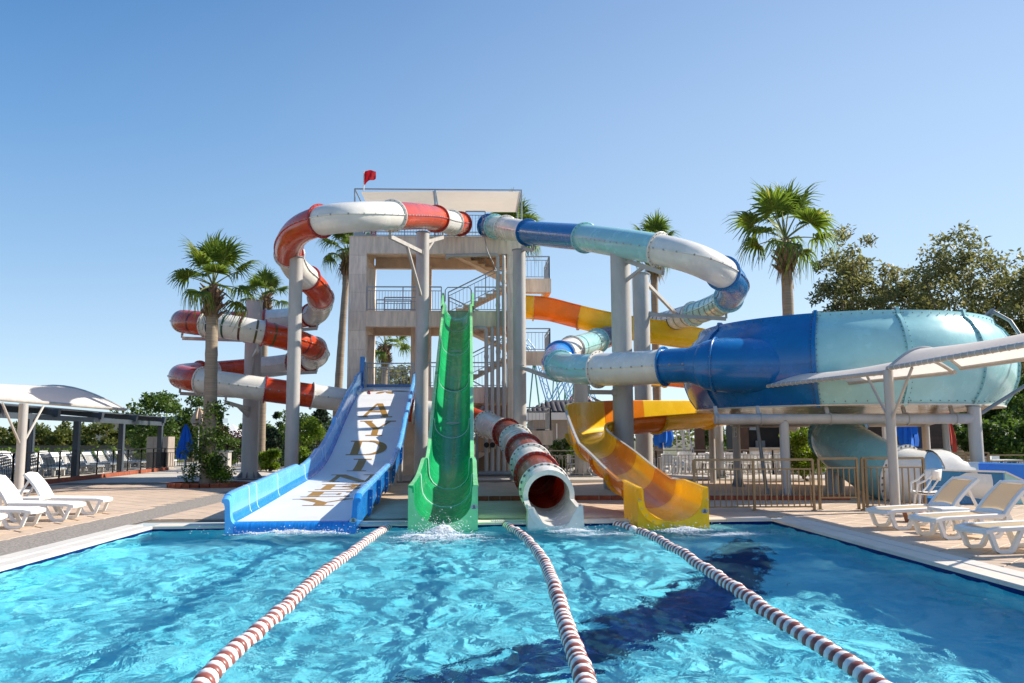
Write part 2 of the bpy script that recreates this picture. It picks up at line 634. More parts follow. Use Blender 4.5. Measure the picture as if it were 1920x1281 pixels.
for i in range(-60, 80):
    for j in range(-60, 80):
        a, b = i * TS, j * TS
        x, y = (a - b) * c45, (a + b) * c45
        if not (-15.5 < x < 16 and 6 < y < 31):
            continue
        h = TS / 2 - .006
        full = [((a + p - b - q) * c45, (a + p + b + q) * c45) for p, q in ((-h, -h), (h, -h), (h, h), (-h, h))]
        regs = []
        backx = 16.43 + (x + 5.85) * .0433
        # right of the pool, back of the pool, between pool and path, left of the path
        for reg in ('R', 'B', 'L'):
            p = full
            if reg == 'R':
                p = clip(clip(p, -1, 0, -6.27), 0, 1, 1e3)
                p = clip(p, 0, -1, 1e3)
            elif reg == 'B':
                p = clip(clip(clip(p, -.0433, -1, -(16.93 + 5.85 * .0433) + 0), 1, 0, 6.27), -1, 0, 6.40)
            else:
                if y > 20.3:
                    if x > -7.45: continue
                else:
                    p = clip(p, 1, 0, -7.45)
            if len(p) < 3: continue
            area = abs(sum(p[k - 1][0] * p[k][1] - p[k][0] * p[k - 1][1] for k in range(len(p)))) / 2
            if area < .01: continue
            regs.append((p, area))
        for p, area in regs:
            cxx = sum(q[0] for q in p) / len(p)
            cyy = sum(q[1] for q in p) / len(p)
            u, v = prj((cxx, cyy, 0))
            vis = -40 < u < 1960 and v < 1300
            tiles.append((-(area / (cyy * cyy * cyy)) if vis else 1, p, area > TS * TS * .94, cxx, cyy))
tiles.sort(key=lambda t: t[0])
h = TS / 2 - .006
mb = MB()
tile_geo(mb, [((p - q) * c45, (p + q) * c45) for p, q in ((-h, -h), (h, -h), (h, h), (-h, h))])
tile_me = mb.mesh('tile', M_tile, ang=0)
rest = MB()
for k, (_, p, full, cxx, cyy) in enumerate(tiles):
    if k < 297:
        if full:
            link('tile', tile_me, deck, loc=(cxx, cyy, random.uniform(-.0012, .0012)))
        else:
            mb = MB()
            tile_geo(mb, p)
            mb.build('tile', M_tile, deck, ang=0)
    else:
        tile_geo(rest, p)
rest.build('tile', M_tile, deck, ang=0, kind='stuff')

# ---- grey pebble-wash path beside the left edge of the pool
M_pebble = mat('pebble_wash', (.27, .235, .20), rough=.95, var=.55, vscale=26, bump=.6, bscale=60)
mb = MB()
mb.add([(-7.62, -8, -.008), (-6.41, -8, -.008), (-6.41, 27, -.008), (-7.62, 27, -.008)], [(0, 1, 2, 3)])
mb.build('path', M_pebble, kind='structure', ang=0)

# ---- coping: two courses of stone slabs round the pool
M_cop = mat('coping_white', (.62, .57, .50), rough=.55, var=.06, vscale=2, objrand=.04, bump=.04)
M_cop2 = mat('coping_inner', (.68, .58, .48), rough=.55, var=.09, vscale=2, objrand=.05, bump=.04)
coping = thing('pool_coping', None, None)
coping['kind'] = 'structure'
def slabs(p0, p1, w, out, z, m, ln=.9):
    p0, p1 = V(p0), V(p1)
    n = max(1, round((p1 - p0).length / ln))
    t = (p1 - p0) / n
    r = V(out).normalized()
    for i in range(n):
        a = p0 + t * i + t.normalized() * .003
        b = p0 + t * (i + 1) - t.normalized() * .003
        q = [a, b, b + r * w, a + r * w]
        e = .012
        top = [a + r * e, b + r * e, b + r * (w - .004), a + r * (w - .004)]
        mb = MB()
        vs = [V((k.x, k.y, z - .05)) for k in q] + [V((k.x, k.y, z - e)) for k in q] + [V((k.x, k.y, z)) for k in top]
        mb.add(vs, [(8, 9, 10, 11)] + [(i_, (i_ + 1) % 4, 4 + (i_ + 1) % 4, 4 + i_) for i_ in range(4)] + [(4 + i_, 4 + (i_ + 1) % 4, 8 + (i_ + 1) % 4, 8 + i_) for i_ in range(4)])
        mb.build('coping_stone', m, coping, ang=0)
slabs((PL, 4, 0), (PL, PB0.y, 0), .26, (-1, 0, 0), .004, M_cop)
slabs((PL - .27, 4, 0), (PL - .27, PB0.y + .27, 0), .29, (-1, 0, 0), .010, M_cop)
slabs((PB0.x, PB0.y + .01, 0), (PB1.x, PB1.y + .01, 0), .42, (0, 1, 0), .006, M_cop2)
slabs((PR, 3, 0), (PR, PB1.y, 0), .30, (1, 0, 0), .004, M_cop2)
slabs((PR + .31, 3, 0), (PR + .31, PB1.y + .3, 0), .26, (1, 0, 0), .010, M_cop)
# drain grating between the green slide and the white tube, and left of the green slide
M_grate = mat('grate', (.55, .56, .56), rough=.5)
for xa, xb, lab in ((.3, 1.5, 'narrow grey drain grating at the pool edge between green slide and white tube mouth'),
                    (-2.0, -1.3, 'narrow grey drain grating at the pool edge between blue and green slides')):
    g = thing('drain_grate', lab, 'drain grate', (xa, 16.3, .02))
    ya = 16.02 + (xa + 5.85) * .0433
    mb = MB()
    mb.bb((xa, ya + .02, .012), (xb, ya + .05, .022))
    mb.bb((xa, ya + .19, .012), (xb, ya + .22, .022))
    mb.build('frame', M_grate, g, ang=0)
    mb = MB()
    x = xa + .01
    while x < xb:
        mb.bb((x, ya + .05, .012), (x + .022, ya + .19, .020))
        x += .04
    o = mb.build('grating', M_grate, g, ang=0)

# ---- pool basin
def pool_mat():
    m = bpy.data.materials.new('pool_mosaic')
    m.use_nodes = True
    nt = m.node_tree
    b = nt.nodes['Principled BSDF']
    L = nt.links.new
    geo = nt.nodes.new('ShaderNodeNewGeometry')
    br = nt.nodes.new('ShaderNodeTexBrick')
    br.offset = 0
    br.inputs['Scale'].default_value = 1
    br.inputs['Brick Width'].default_value = .25
    br.inputs['Row Height'].default_value = .25
    br.inputs['Mortar Size'].default_value = .006
    br.inputs['Color1'].default_value = (.13, .66, .79, 1)
    br.inputs['Color2'].default_value = (.28, .81, .88, 1)
    br.inputs['Mortar'].default_value = (.42, .84, .90, 1)
    L(geo.outputs['Position'], br.inputs[0])
    r = br
    L(r.outputs[0], b.inputs['Base Color'])
    b.inputs['Roughness'].default_value = .5
    return m
M_pool = pool_mat()
M_navy = mat('navy_blue', (.002, .022, .12), rough=.5, var=.35, vscale=9, spec=.1)
mb = MB()
f0 = [(PL, PN), (PR, PN), (PB1.x, PB1.y), (PB0.x, PB0.y)]
mb.add([(x, y, FLOOR) for x, y in f0], [(0, 1, 2, 3)])
for i in range(4):
    a, b = f0[i], f0[(i + 1) % 4]
    mb.add([(*a, FLOOR), (*b, FLOOR), (*b, -.125), (*a, -.125)], [(0, 1, 2, 3)])
    mb.add([(*a, -.125), (*b, -.125), (*b, -.045), (*a, -.045)], [(0, 1, 2, 3)], 1)
mb.build('pool', [M_pool, M_navy], kind='structure', ang=0)
# dark blue sheet just above the pool floor: a broad band that curves across the lanes
mb = MB()
def under_water(u, v):
    """point of the pool floor seen through the still surface"""
    p, d = gr(u, v, WZ), ray(u, v).normalized()
    k = math.hypot(d.x, d.y)
    s_ = k / 1.333
    t = s_ / math.sqrt(1 - s_ * s_) * (WZ - FLOOR)
    return V((p.x + d.x / k * t, p.y + d.y / k * t, FLOOR))
outl = [under_water(u, v).xy for u, v in ((1395, 1008), (1440, 1036), (1447, 1075), (1412, 1117), (1372, 1152), (1284, 1182), (1205, 1216), (1150, 1244), (1050, 1264), (900, 1292), (650, 1335), (560, 1330), (660, 1296), (800, 1268), (880, 1235), (962, 1215), (1080, 1190), (1112, 1165), (1182, 1140), (1242, 1110), (1292, 1088), (1325, 1056), (1345, 1030))]
mb.add([(x, y, FLOOR + .006) for x, y in outl], [tuple(range(len(outl)))])
tag(mb.build('navy_band', M_navy, ang=0), kind='structure')

# ---- water
def wave(x, y):
    p = V((x, y, 0))
    wx_, wy_ = x + .25 * noise.noise(V((x * .8, y * .8, 20))), y + .25 * noise.noise(V((x * .8, y * .8, 31)))
    z = .020 * noise.noise(V((wx_ * .9, wy_ * .75, 3))) + .031 * (1 - min(1, 1.6 * abs(noise.noise(V((wx_ * 1.9, wy_ * 1.5, 8)))))) ** 2 + .012 * noise.noise(V((wx_ * 3.4, wy_ * 2.7, 12))) + .014 * noise.noise(V((wx_ * 6.6, wy_ * 5.6, 1)))
    d = math.hypot((x + .55), (y - 15.3))
    z += .022 * math.exp(-(d / 1.1) ** 2) * math.sin(d * 11) + .012 * math.exp(-(d / 2.4) ** 2) * noise.noise(V((x * 7, y * 7, 2)))
    return z
mb = MB()
ys = []
y = 3.6
while y < 16.6:
    ys.append(y)
    y += .006 * y
ys += [16.6]
NX = 340
for y in ys:
    pass
vs = []
for y in ys:
    for i in range(NX + 1):
        x = PL + (PR - PL) * i / NX
        yy = min(y, 16.0 + (x - PB0.x) * .0433)
        vs.append((x, yy, WZ + wave(x, yy)))
fs = [(j * (NX + 1) + i, j * (NX + 1) + i + 1, (j + 1) * (NX + 1) + i + 1, (j + 1) * (NX + 1) + i) for j in range(len(ys) - 1) for i in range(NX)]
mb.add(vs, fs)
o = len(mb.v)
mb.add([(PL, PN, WZ), (PR, PN, WZ), (PR, 3.6, WZ), (PL, 3.6, WZ)], [(0, 1, 2, 3)])
def water_mat():
    m = bpy.data.materials.new('pool_water')
    m.use_nodes = True
    nt = m.node_tree
    nt.nodes.clear()
    L = nt.links.new
    out = nt.nodes.new('ShaderNodeOutputMaterial')
    geo = nt.nodes.new('ShaderNodeNewGeometry')
    mp = nt.nodes.new('ShaderNodeMapping')
    mp.inputs['Scale'].default_value = (1.0, .8, 1)
    L(geo.outputs['Position'], mp.inputs[0])
    n1 = nt.nodes.new('ShaderNodeTexNoise')
    n1.inputs['Scale'].default_value = 3.6
    n1.inputs['Detail'].default_value = 5
    n1.inputs['Roughness'].default_value = .6
    n1.inputs['Distortion'].default_value = .6
    L(mp.outputs[0], n1.inputs[0])
    bp = nt.nodes.new('ShaderNodeBump')
    bp.inputs['Strength'].default_value = .6
    bp.inputs['Distance'].default_value = .05
    L(n1.outputs[0], bp.inputs['Height'])
    rf = nt.nodes.new('ShaderNodeBsdfRefraction')
    rf.inputs['IOR'].default_value = 1.33
    rf.inputs['Roughness'].default_value = 0
    rf.inputs['Color'].default_value = (.86, .98, 1, 1)
    tr = nt.nodes.new('ShaderNodeBsdfTransparent')
    tr.inputs[0].default_value = (.86, .98, 1, 1)
    gl = nt.nodes.new('ShaderNodeBsdfGlossy')
    gl.inputs['Roughness'].default_value = .04
    fr = nt.nodes.new('ShaderNodeFresnel')
    fr.inputs[0].default_value = 1.33
    for nd in (rf, gl, fr):
        L(bp.outputs[0], nd.inputs['Normal'])
    m1 = nt.nodes.new('ShaderNodeMixShader')
    L(rf.outputs[0], m1.inputs[1])
    L(tr.outputs[0], m1.inputs[2])
    bf = nt.nodes.new('ShaderNodeMapRange')           # seen from above it refracts; light climbing out of it passes on
    bf.inputs[3].default_value = .06
    bf.inputs[4].default_value = .97
    L(geo.outputs['Backfacing'], bf.inputs[0])
    L(bf.outputs[0], m1.inputs[0])
    m2 = nt.nodes.new('ShaderNodeMixShader')
    # Schlick reflectance, softened with the exact Fresnel term
    dt = nt.nodes.new('ShaderNodeVectorMath')
    dt.operation = 'DOT_PRODUCT'
    L(bp.outputs[0], dt.inputs[0])
    L(geo.outputs['Incoming'], dt.inputs[1])
    def M(op, a, b_=None):
        n_ = nt.nodes.new('ShaderNodeMath')
        n_.operation = op
        for k_, q_ in enumerate((a, b_)):
            if q_ is None: continue
            if isinstance(q_, (int, float)): n_.inputs[k_].default_value = q_
            else: L(q_, n_.inputs[k_])
        return n_.outputs[0]
    cs = M('ABSOLUTE', dt.outputs['Value'])
    sch = M('ADD', M('MULTIPLY', M('POWER', M('SUBTRACT', 1.0, cs), 5.0), .60), .02)
    fb = nt.nodes.new('ShaderNodeFresnel')           # from below the wave slopes themselves decide how much light passes
    fb.inputs[0].default_value = 1.27
    back = geo.outputs['Backfacing']
    fac = M('ADD', M('MULTIPLY', M('MULTIPLY', sch, .28), M('SUBTRACT', 1.0, back)), M('MULTIPLY', M('MULTIPLY', fb.outputs[0], .9), back))
    L(fac, m2.inputs[0])
    L(m1.outputs[0], m2.inputs[1])
    L(gl.outputs[0], m2.inputs[2])
    # fine air bubbles churned up where the slides pour in: a milky veil just under the surface
    df = nt.nodes.new('ShaderNodeBsdfDiffuse')
    df.inputs[0].default_value = (.35, .90, .95, 1)
    n3 = nt.nodes.new('ShaderNodeTexNoise')
    n3.inputs['Scale'].default_value = .42
    n3.inputs['Detail'].default_value = 8
    n3.inputs['Roughness'].default_value = .62
    n3.inputs['Distortion'].default_value = .8
    mp3 = nt.nodes.new('ShaderNodeMapping')
    mp3.inputs['Location'].default_value = (3.1, 1.2, 0)
    mp3.inputs['Scale'].default_value = (1.15, 1.0, 1)
    L(geo.outputs['Position'], mp3.inputs[0])
    L(mp3.outputs[0], n3.inputs[0])
    r3 = nt.nodes.new('ShaderNodeValToRGB')
    r3.color_ramp.elements[0].position = .48
    r3.color_ramp.elements[0].color = (0, 0, 0, 1)
    r3.color_ramp.elements[1].position = .72
    r3.color_ramp.elements[1].color = (.5, .5, .5, 1)
    L(n3.outputs[0], r3.inputs[0])
    sx = nt.nodes.new('ShaderNodeSeparateXYZ')
    L(geo.outputs['Position'], sx.inputs[0])
    nr = nt.nodes.new('ShaderNodeMapRange')           # most of it close to the slide ends
    nr.inputs[1].default_value = 9.5
    nr.inputs[2].default_value = 15.0
    nr.inputs[3].default_value = .03
    nr.inputs[4].default_value = .8
    L(sx.outputs['Y'], nr.inputs[0])
    m3 = nt.nodes.new('ShaderNodeMixShader')
    L(M('MULTIPLY', r3.outputs[0], nr.outputs[0]), m3.inputs[0])
    L(m1.outputs[0], m3.inputs[1])
    L(df.outputs[0], m3.inputs[2])
    L(m3.outputs[0], m2.inputs[1])
    L(m2.outputs[0], out.inputs[0])
    return m
M_water = water_mat()
mb.build('water', M_water, kind='structure', ang=180)

# ================================================================== WATER SLIDES
def bolt_ring(mb, c, t, a, b, r, n, mi, size=.022, off=.03):
    for k in range(n):
        g = 2 * math.pi * k / n
        d = a * math.cos(g) + b * math.sin(g)
        for sgn in (-1, 1):
            p = c + d * r + t * (off * sgn)
            e = d.cross(t)
            s_ = size
            P = [p + d * s_ + e * s_, p - d * s_ + e * s_, p - d * s_ - e * s_, p + d * s_ - e * s_]
            q = p + t * (.016 * sgn)
            Q = [q + d * s_ * .8 + e * s_ * .8, q - d * s_ * .8 + e * s_ * .8, q - d * s_ * .8 - e * s_ * .8, q + d * s_ * .8 - e * s_ * .8]
            mb.add(P + Q, [(4, 5, 6, 7), (0, 1, 5, 4), (1, 2, 6, 5), (2, 3, 7, 6), (3, 0, 4, 7)], mi)

class Path:
    """control points -> spline; sub(i0, i1) gives evenly spaced points between two control indices"""
    def __init__(s, P, n=14):
        s.n = n
        s.pts = smooth_pts(spline(P, n), 2)
    def sub(s, a, b, step=.16):
        i0, i1 = a * s.n, b * s.n
        k0, k1 = int(math.ceil(i0 - 1e-6)), int(math.floor(i1 + 1e-6))
        p = [s.get(i0)] + [s.pts[k] for k in range(k0, min(k1, len(s.pts) - 1) + 1) if i0 + .05 < k < i1 - .05] + [s.get(i1)]
        return resample(p, step)
    def get(s, i):
        k = min(int(i), len(s.pts) - 2)
        return s.pts[k].lerp(s.pts[k + 1], min(1, i - k))
    def C(s, a):
        return s.get(a * s.n)
    def T(s, a):
        return (s.get(min(a * s.n + 1, len(s.pts) - 1.001)) - s.get(max(0, a * s.n - 1))).normalized()

def flange(c, t, r, m, parent, bolts=M_bolt, nb=20, w=.05, h=.08, bs=.013):
    fr = frames([c - t * .01, c + t * .01])[0]
    mb = MB()
    prof = [(r - .004, -w / 2), (r + h - .012, -w / 2), (r + h, -w / 2 + .012), (r + h, w / 2 - .012), (r + h - .012, w / 2), (r - .004, w / 2)]
    n = 36
    vs, fs = [], []
    for j in range(n):
        g = 2 * math.pi * j / n
        d = fr[1] * math.cos(g) + fr[2] * math.sin(g)
        for (q, z) in prof:
            vs.append(c + d * q + t * z)
    k = len(prof)
    for j in range(n):
        for i in range(k - 1):
            fs.append((j * k + i, ((j + 1) % n) * k + i, ((j + 1) % n) * k + i + 1, j * k + i + 1))
    mb.add(vs, fs, 0)
    bolt_ring(mb, c, t, fr[1], fr[2], r + h * .55, nb, 1, bs, w / 2)
    return mb.build('flange', [m, bolts], parent, ang=30)

def tube_section(path, a, b, r, m, parent, mflange=None, bands=None, seam=True, start=True, r1=None, name='tube_section', label=None, nb=20, bs=.013):
    pts = path.sub(a, b)
    k = len(pts)
    rs = [r + ((r1 or r) - r) * i / (k - 1) for i in range(k)]
    mb = MB()
    mb.tube(pts, rs, 28, 0, caps=False)
    mb.tube(pts, [q - .03 for q in rs], 28, 0, caps=False)
    if seam:
        fr = frames(pts)
        for sg in (-1, 1):
            vs, fs = [], []
            for i, (t, _, _) in enumerate(fr):
                rt = t.cross(V((0, 0, 1))).normalized()
                up = rt.cross(t)
                q = rs[i]
                for (dr, du) in ((-.01, .016), (.035, .016), (.035, -.016), (-.01, -.016)):
                    vs.append(pts[i] + rt * (sg * (q + dr)) + up * du)
            for i in range(k - 1):
                for j in range(3):
                    fs.append((i * 4 + j, i * 4 + j + 1, i * 4 + 5 + j, i * 4 + 4 + j))
            mb.add(vs, fs, 0)
            for i in range(1, k - 1, 2):           # bolts along the seam
                t = fr[i][0]
                rt = t.cross(V((0, 0, 1))).normalized()
                mb.box(pts[i] + rt * (sg * (rs[i] + .02)) + rt.cross(t) * 0.0, (.05, .03, .046), Matrix((t, rt, rt.cross(t))).transposed().to_3x3(), 1)
    o = mb.build(name, [m, M_seam], parent, ang=40)
    if label: o['label'] = label
    if start:
        flange(path.C(a), path.T(a), r, mflange or m, o, nb=nb, bs=bs)
    if bands:
        cols, nn = bands
        for q in range(nn):
            f_ = (q + .5) / nn
            i = int(f_ * (k - 1))
            mbb = MB()
            p2 = path.sub(a + (b - a) * (f_ - .035 / max(.2, (b - a))), a + (b - a) * (f_ + .035 / max(.2, (b - a))), .03)
            c = path.C(a + (b - a) * f_)
            t = path.T(a + (b - a) * f_)
            mbb.tube([c - t * .04, c + t * .04], r + .006, 28, 0, caps=False)
            mbb.build('stripe', cols[q % len(cols)], o)
    return o

Wm, Rm, Bm, Tm = M_white, M_red, M_blue, M_teal
M_s1 = mat('stripe_black', (.012, .014, .02), rough=.3)
M_s2 = mat('stripe_green', (.02, .08, .05), rough=.3)
M_s3 = mat('stripe_maroon', (.09, .015, .02), rough=.3)
M_s4 = mat('stripe_olive', (.10, .08, .015), rough=.3)
M_s5 = mat('stripe_navy', (.015, .015, .12), rough=.3)

# ---- red and white tube slide
red = thing('tube_slide', 'red and white enclosed tube slide coiling beside the tower and ending in a white mouth', 'water slide', (-9.26, 35.2, 0))
P = [at(864, 420, 36.2), at(838, 416, 34.2), at(800, 407, 30.8), at(735, 405, 27), at(665, 407, 25.6), at(605, 414, 25.8), at(560, 433, 27.2),
     at(541, 465, 29), at(552, 500, 30.6), at(577, 524, 31.6), at(600, 552, 33)]
ztab = [(0, 6.95), (90, 6.85), (180, 6.4), (270, 5.78), (360, 5.14), (450, 4.75), (540, 4.2), (630, 3.61)]
for k in range(21):
    th = 15 + 30 * k
    P.append(V((-9.17 + 2.66 * math.cos(R(th)), 35.2 + 2.75 * math.sin(R(th)), lerp_tab(ztab, th))))
P += [at(575, 741, 33.3), at(640, 750, 33.9), at(720, 763, 34.4), at(800, 773, 34.4), at(862, 780, 34.3), at(912, 796, 33.2), at(951, 813, 30),
      at(968, 828, 26.7), at(983, 848, 23.7), at(996, 871, 21.5), at(1007, 891, 19.5), at(1022, 917, 17.7), at(1039, 945, 15.95)]
redp = Path(P)
hx = lambda th: 11 + (th - 15) / 30
RR = .46
secs = [(0.05, .7, 'R'), (.7, 1.6, 'W'), (1.6, 3, 'R'), (3, 5.05, 'W'), (5.05, 7.35, 'R'), (7.35, 8.95, 'W'), (8.95, 10.2, 'R'),
        (10.2, hx(38), 'W'), (hx(38), hx(60), 'R'), (hx(60), hx(92), 'W'), (hx(92), hx(128), 'R'), (hx(128), hx(150), 'W'),
        (hx(150), hx(247), 'R'), (hx(247), hx(294), 'W'), (hx(294), hx(352), 'R'), (hx(352), hx(400), 'W'), (hx(400), hx(425), 'R'),
        (hx(425), hx(462), 'W'), (hx(462), hx(500), 'R'), (hx(500), hx(515), 'W'), (hx(515), hx(607), 'R'), (hx(607), 31.55, 'W'),
        (31.55, 32.1, 'R'), (32.1, 33.6, 'W'), (33.6, 34.7, 'R'), (34.7, 35.6, 'W'), (35.6, 37, 'R'), (37, 38, 'W'), (38, 39, 'D'), (39, 40, 'W'), (40, 41, 'D'), (41, 42, 'W'), (42, 43, 'D')]
cm = {'R': M_red, 'W': M_white, 'D': M_dred}
M_brownred = gel('gel_brown_red', (.40, .085, .045), .15, .3)
for (a, b, c) in secs:
    bands = None
    if abs(a - hx(247)) < .01: bands = ([M_s1, M_s2, M_s3, M_s4], 4)
    if abs(a - hx(294)) < .01: bands = ([M_s4, M_s5, M_s3], 4)
    if abs(a - hx(150)) < .01: bands = ([M_s3, M_s4, M_s3], 4)
    tube_section(redp, a, b, RR, M_brownred if c == 'D' else cm[c], red, mflange=M_dred if c in 'RD' else None, bands=bands, seam=a < 37,
                 nb=20 if a < 37 else 22, bs=.013 if a < 37 else .02)
# mouth: last white piece, its roof cut back, the floor running out over the water
a = 43
flange(redp.C(43), redp.T(43), RR, M_white, red, nb=22, bs=.028)
pts = redp.sub(43, 44, .1)
pts[-1] = pts[-1] + V((0.02, -.1, 0))
mb = MB()
vs, fs = [], []
nA = 40
n_ = len(pts)
end = pts[-1]
def mouth_ring(c, t, r, s):
    rt = V((0, 0, 1)).cross(t)
    rt = V((rt.x, rt.y, 0)).normalized()
    up = t.cross(rt)
    if up.z < 0: up = -up
    out = []
    for j in range(nA + 1):
        g = math.pi / 2 + 2 * math.pi * j / nA
        out.append(c + rt * (r * math.cos(g) * (1 + .06 * s)) + up * (r * math.sin(g)))
    return out
rings_o, rings_i = [], []
for i, p in enumerate(pts):
    s = i / (n_ - 1)
    t = (pts[min(i + 1, n_ - 1)] - pts[max(0, i - 1)]).normalized()
    rings_o.append(mouth_ring(p, t, RR + .035, s))
    rings_i.append(mouth_ring(p, t, RR - .06, s))
cut = int(n_ * .45)
def keep(i, j):
    """upper part only up to the cut"""
    g = (j + .5) / nA
    upper = g < .27 or g > .73
    return i < cut or not upper
for R_ in (rings_o, rings_i):
    o0 = len(vs)
    for r_ in R_:
        vs += r_
    for i in range(n_ - 1):
        for j in range(nA):
            if keep(i, j):
                q = o0 + i * (nA + 1) + j
                fs.append((q, q + 1, q + nA + 2, q + nA + 1))
NN = n_ * (nA + 1)
for i in range(n_ - 1):                        # close the rims between outer and inner skin
    for j in range(nA):
        if not keep(i, j): continue
        q = i * (nA + 1) + j
        if i + 1 >= n_ - 1 or not keep(i + 1, j):
            fs.append((q + nA + 1, q + nA + 2, NN + q + nA + 2, NN + q + nA + 1))
        if i >= cut:
            if j == 0 or not keep(i, j - 1):
                fs.append((q, q + nA + 1, NN + q + nA + 1, NN + q))
            if j == nA - 1 or not keep(i, j + 1):
                fs.append((q + 1, q + nA + 2, NN + q + nA + 2, NN + q + 1))
mb.add(vs, fs)
# foot that carries the lip down to the water
e = pts[-1]
for sg in (-1, 1):
    mb.add([(e.x + sg * .505, e.y, e.z - .02), (e.x + sg * .40, e.y - .0, e.z - .05), (e.x + sg * .20, e.y - .02, e.z - .40), (e.x + sg * .05, e.y - .02, e.z - .47), (e.x + sg * .05, e.y - .02, -.3), (e.x + sg * .53, e.y, -.3)], [(0, 1, 2, 3, 4, 5)])
    mb.add([(e.x + sg * .50, e.y, e.z - .02), (e.x + sg * .53, e.y, -.3), (e.x + sg * .53, e.y + .5, -.3), (e.x + sg * .50, e.y + .5, e.z - .02)], [(0, 1, 2, 3)])
mb.build('mouth', M_white, red, ang=35)

# ---- blue and white tube slide with the round bowl
bowl = thing('bowl_slide', 'blue, teal and white tube slide that ends in a huge round bowl on grey pillars', 'water slide', (11.1, 25.5, 0))
P = [at(914, 424, 36.4), at(940, 426, 35.2), at(990, 436, 32.6), at(1040, 441, 30.6), at(1097, 446, 28.4), at(1165, 456, 26.0), at(1235, 468, 24.6),
     at(1300, 485, 24), at(1352, 510, 24.6), at(1375, 533, 26.4), at(1371, 553, 28.8), at(1350, 570, 31.3), at(1310, 586, 34), at(1262, 600, 36.8),
     at(1225, 609, 38.4), at(1188, 617, 38.6), at(1150, 628, 37.4), at(1112, 642, 35), at(1072, 655, 32.4), at(1046, 669, 30), at(1046, 684, 28),
     at(1080, 692, 26.2), at(1122, 693, 25.3), at(1185, 691, 24.5), at(1246, 687, 23.9), at(1290, 685, 23.4), at(1345, 685, 23.0)]
blup = Path(P)
M_amber = gel('gel_amber', (.72, .52, .16), .2)
for (a, b, c, bd) in [(.05, .6, M_blue, 0), (.6, 1.2, M_teal, 0), (1.2, 2, M_white, 0), (2, 4, M_blue, 0), (4, 6, M_teal, 0), (6, 8.1, M_white, 0),
                      (8.1, 10.3, M_blue, 0), (10.3, 12.2, M_teal, 7), (12.2, 14.3, M_white, 8), (14.3, 16.8, M_blue, 6), (16.8, 18, M_teal, 2),
                      (18, 18.8, M_white, 0), (18.8, 20.2, M_mblue, 0), (20.2, 22, M_teal, 0), (22, 24, M_white, 0), (24, 26, M_blue, 0)]:
    tube_section(blup, a, b, RR + (.03 if a >= 22 else 0), c, bowl, bands=([M_s1, M_s2, M_s1, M_s3], bd) if bd else None)
BC = V((11.1, 25.5, 0))
BP = [(4.02, 2.38), (4.30, 2.40), (4.34, 2.52), (4.52, 2.80), (4.64, 3.15), (4.68, 3.5), (4.66, 3.85), (4.55, 4.2), (4.38, 4.48), (4.20, 4.64), (4.16, 4.82), (4.06, 4.82)]
BPi = [(r - .05, z) for r, z in BP[2:]][::-1]
segs = [(-75, -31, M_blue), (-31, -3, M_teal), (-3, 25, M_teal), (25, 57, M_teal), (57, 90, M_mblue), (90, 130, M_blue), (130, 170, M_teal), (170, 210, M_teal), (210, 247, M_blue), (247, 285, M_blue)]
for (p0, p1, m) in segs:
    a0, a1 = R(p0 - 90), R(p1 - 90)
    mb = MB()
    n = 10
    mb.lathe(BP, BC, n, 0, a0, a1)
    mb.lathe(BPi, BC, n, 0, a0, a1)
    o = mb.build('bowl_panel', m, bowl, ang=40)
    # raised flange at the panel joint with its bolts
    mb = MB()
    vs, fs = [], []
    for da in (-.010, .010):
        for (r, z) in BP[1:]:
            g = a1 + da
            nrm = 1.0
            for ext in (-.01, .075):
                cr, cz = 4.1, 3.55
                dx, dz = r - cr, (z - cz)
                l = math.hypot(dx, dz)
                rr, zz = r + dx / l * ext, z + dz / l * ext
                vs.append(BC + V((rr * math.cos(g), rr * math.sin(g), zz)))
    q = len(BP) - 1
    for i in range(q - 1):
        A, B_ = 2 * i, 2 * q + 2 * i
        fs += [(A, A + 1, A + 3, A + 2), (B_, B_ + 1, B_ + 3, B_ + 2), (A + 1, B_ + 1, B_ + 3, A + 3)]
    mb.add(vs, fs)
    for i in range(0, 26):
        f_ = i / 25 * (q - 1)
        k = min(int(f_), q - 2)
        (r, z), (r2, z2) = BP[1 + k], BP[2 + k]
        r, z = r + (r2 - r) * (f_ - k), z + (z2 - z) * (f_ - k)
        dx, dz = r - 4.1, z - 3.55
        l = math.hypot(dx, dz)
        r, z = r + dx / l * .035, z + dz / l * .035
        for da in (-.016, .016):
            g = a1 + da
            mb.box(BC + V((r * math.cos(g), r * math.sin(g), z)), (.022, .022, .022), Matrix.Rotation(g, 3, 'Z'), 1)
    mb.build('flange', [m, M_bolt], o, ang=30)
    mb = MB()                                  # bolts along the bottom and top rims
    nb = int((p1 - p0) / 3.4)
    for i in range(nb):
        g = a0 + (a1 - a0) * (i + .5) / nb
        mb.box(BC + V((4.335 * math.cos(g), 4.335 * math.sin(g), 2.47)), (.016, .024, .024), Matrix.Rotation(g, 3, 'Z'))
        mb.box(BC + V((4.19 * math.cos(g), 4.19 * math.sin(g), 4.74)), (.014, .02, .02), Matrix.Rotation(g, 3, 'Z'))
    mb.build('bolts', M_bolt, o, ang=0)
mb = MB()
mb.lathe([(.55, 1.95), (.75, 2.05), (2.4, 2.2), (4.35, 2.36), (4.35, 2.40), (.6, 2.3)], BC, 40)
M_beige = gel('gel_underside', (.66, .55, .43), .1)
mb.build('bowl_floor', M_beige, bowl, ang=30)
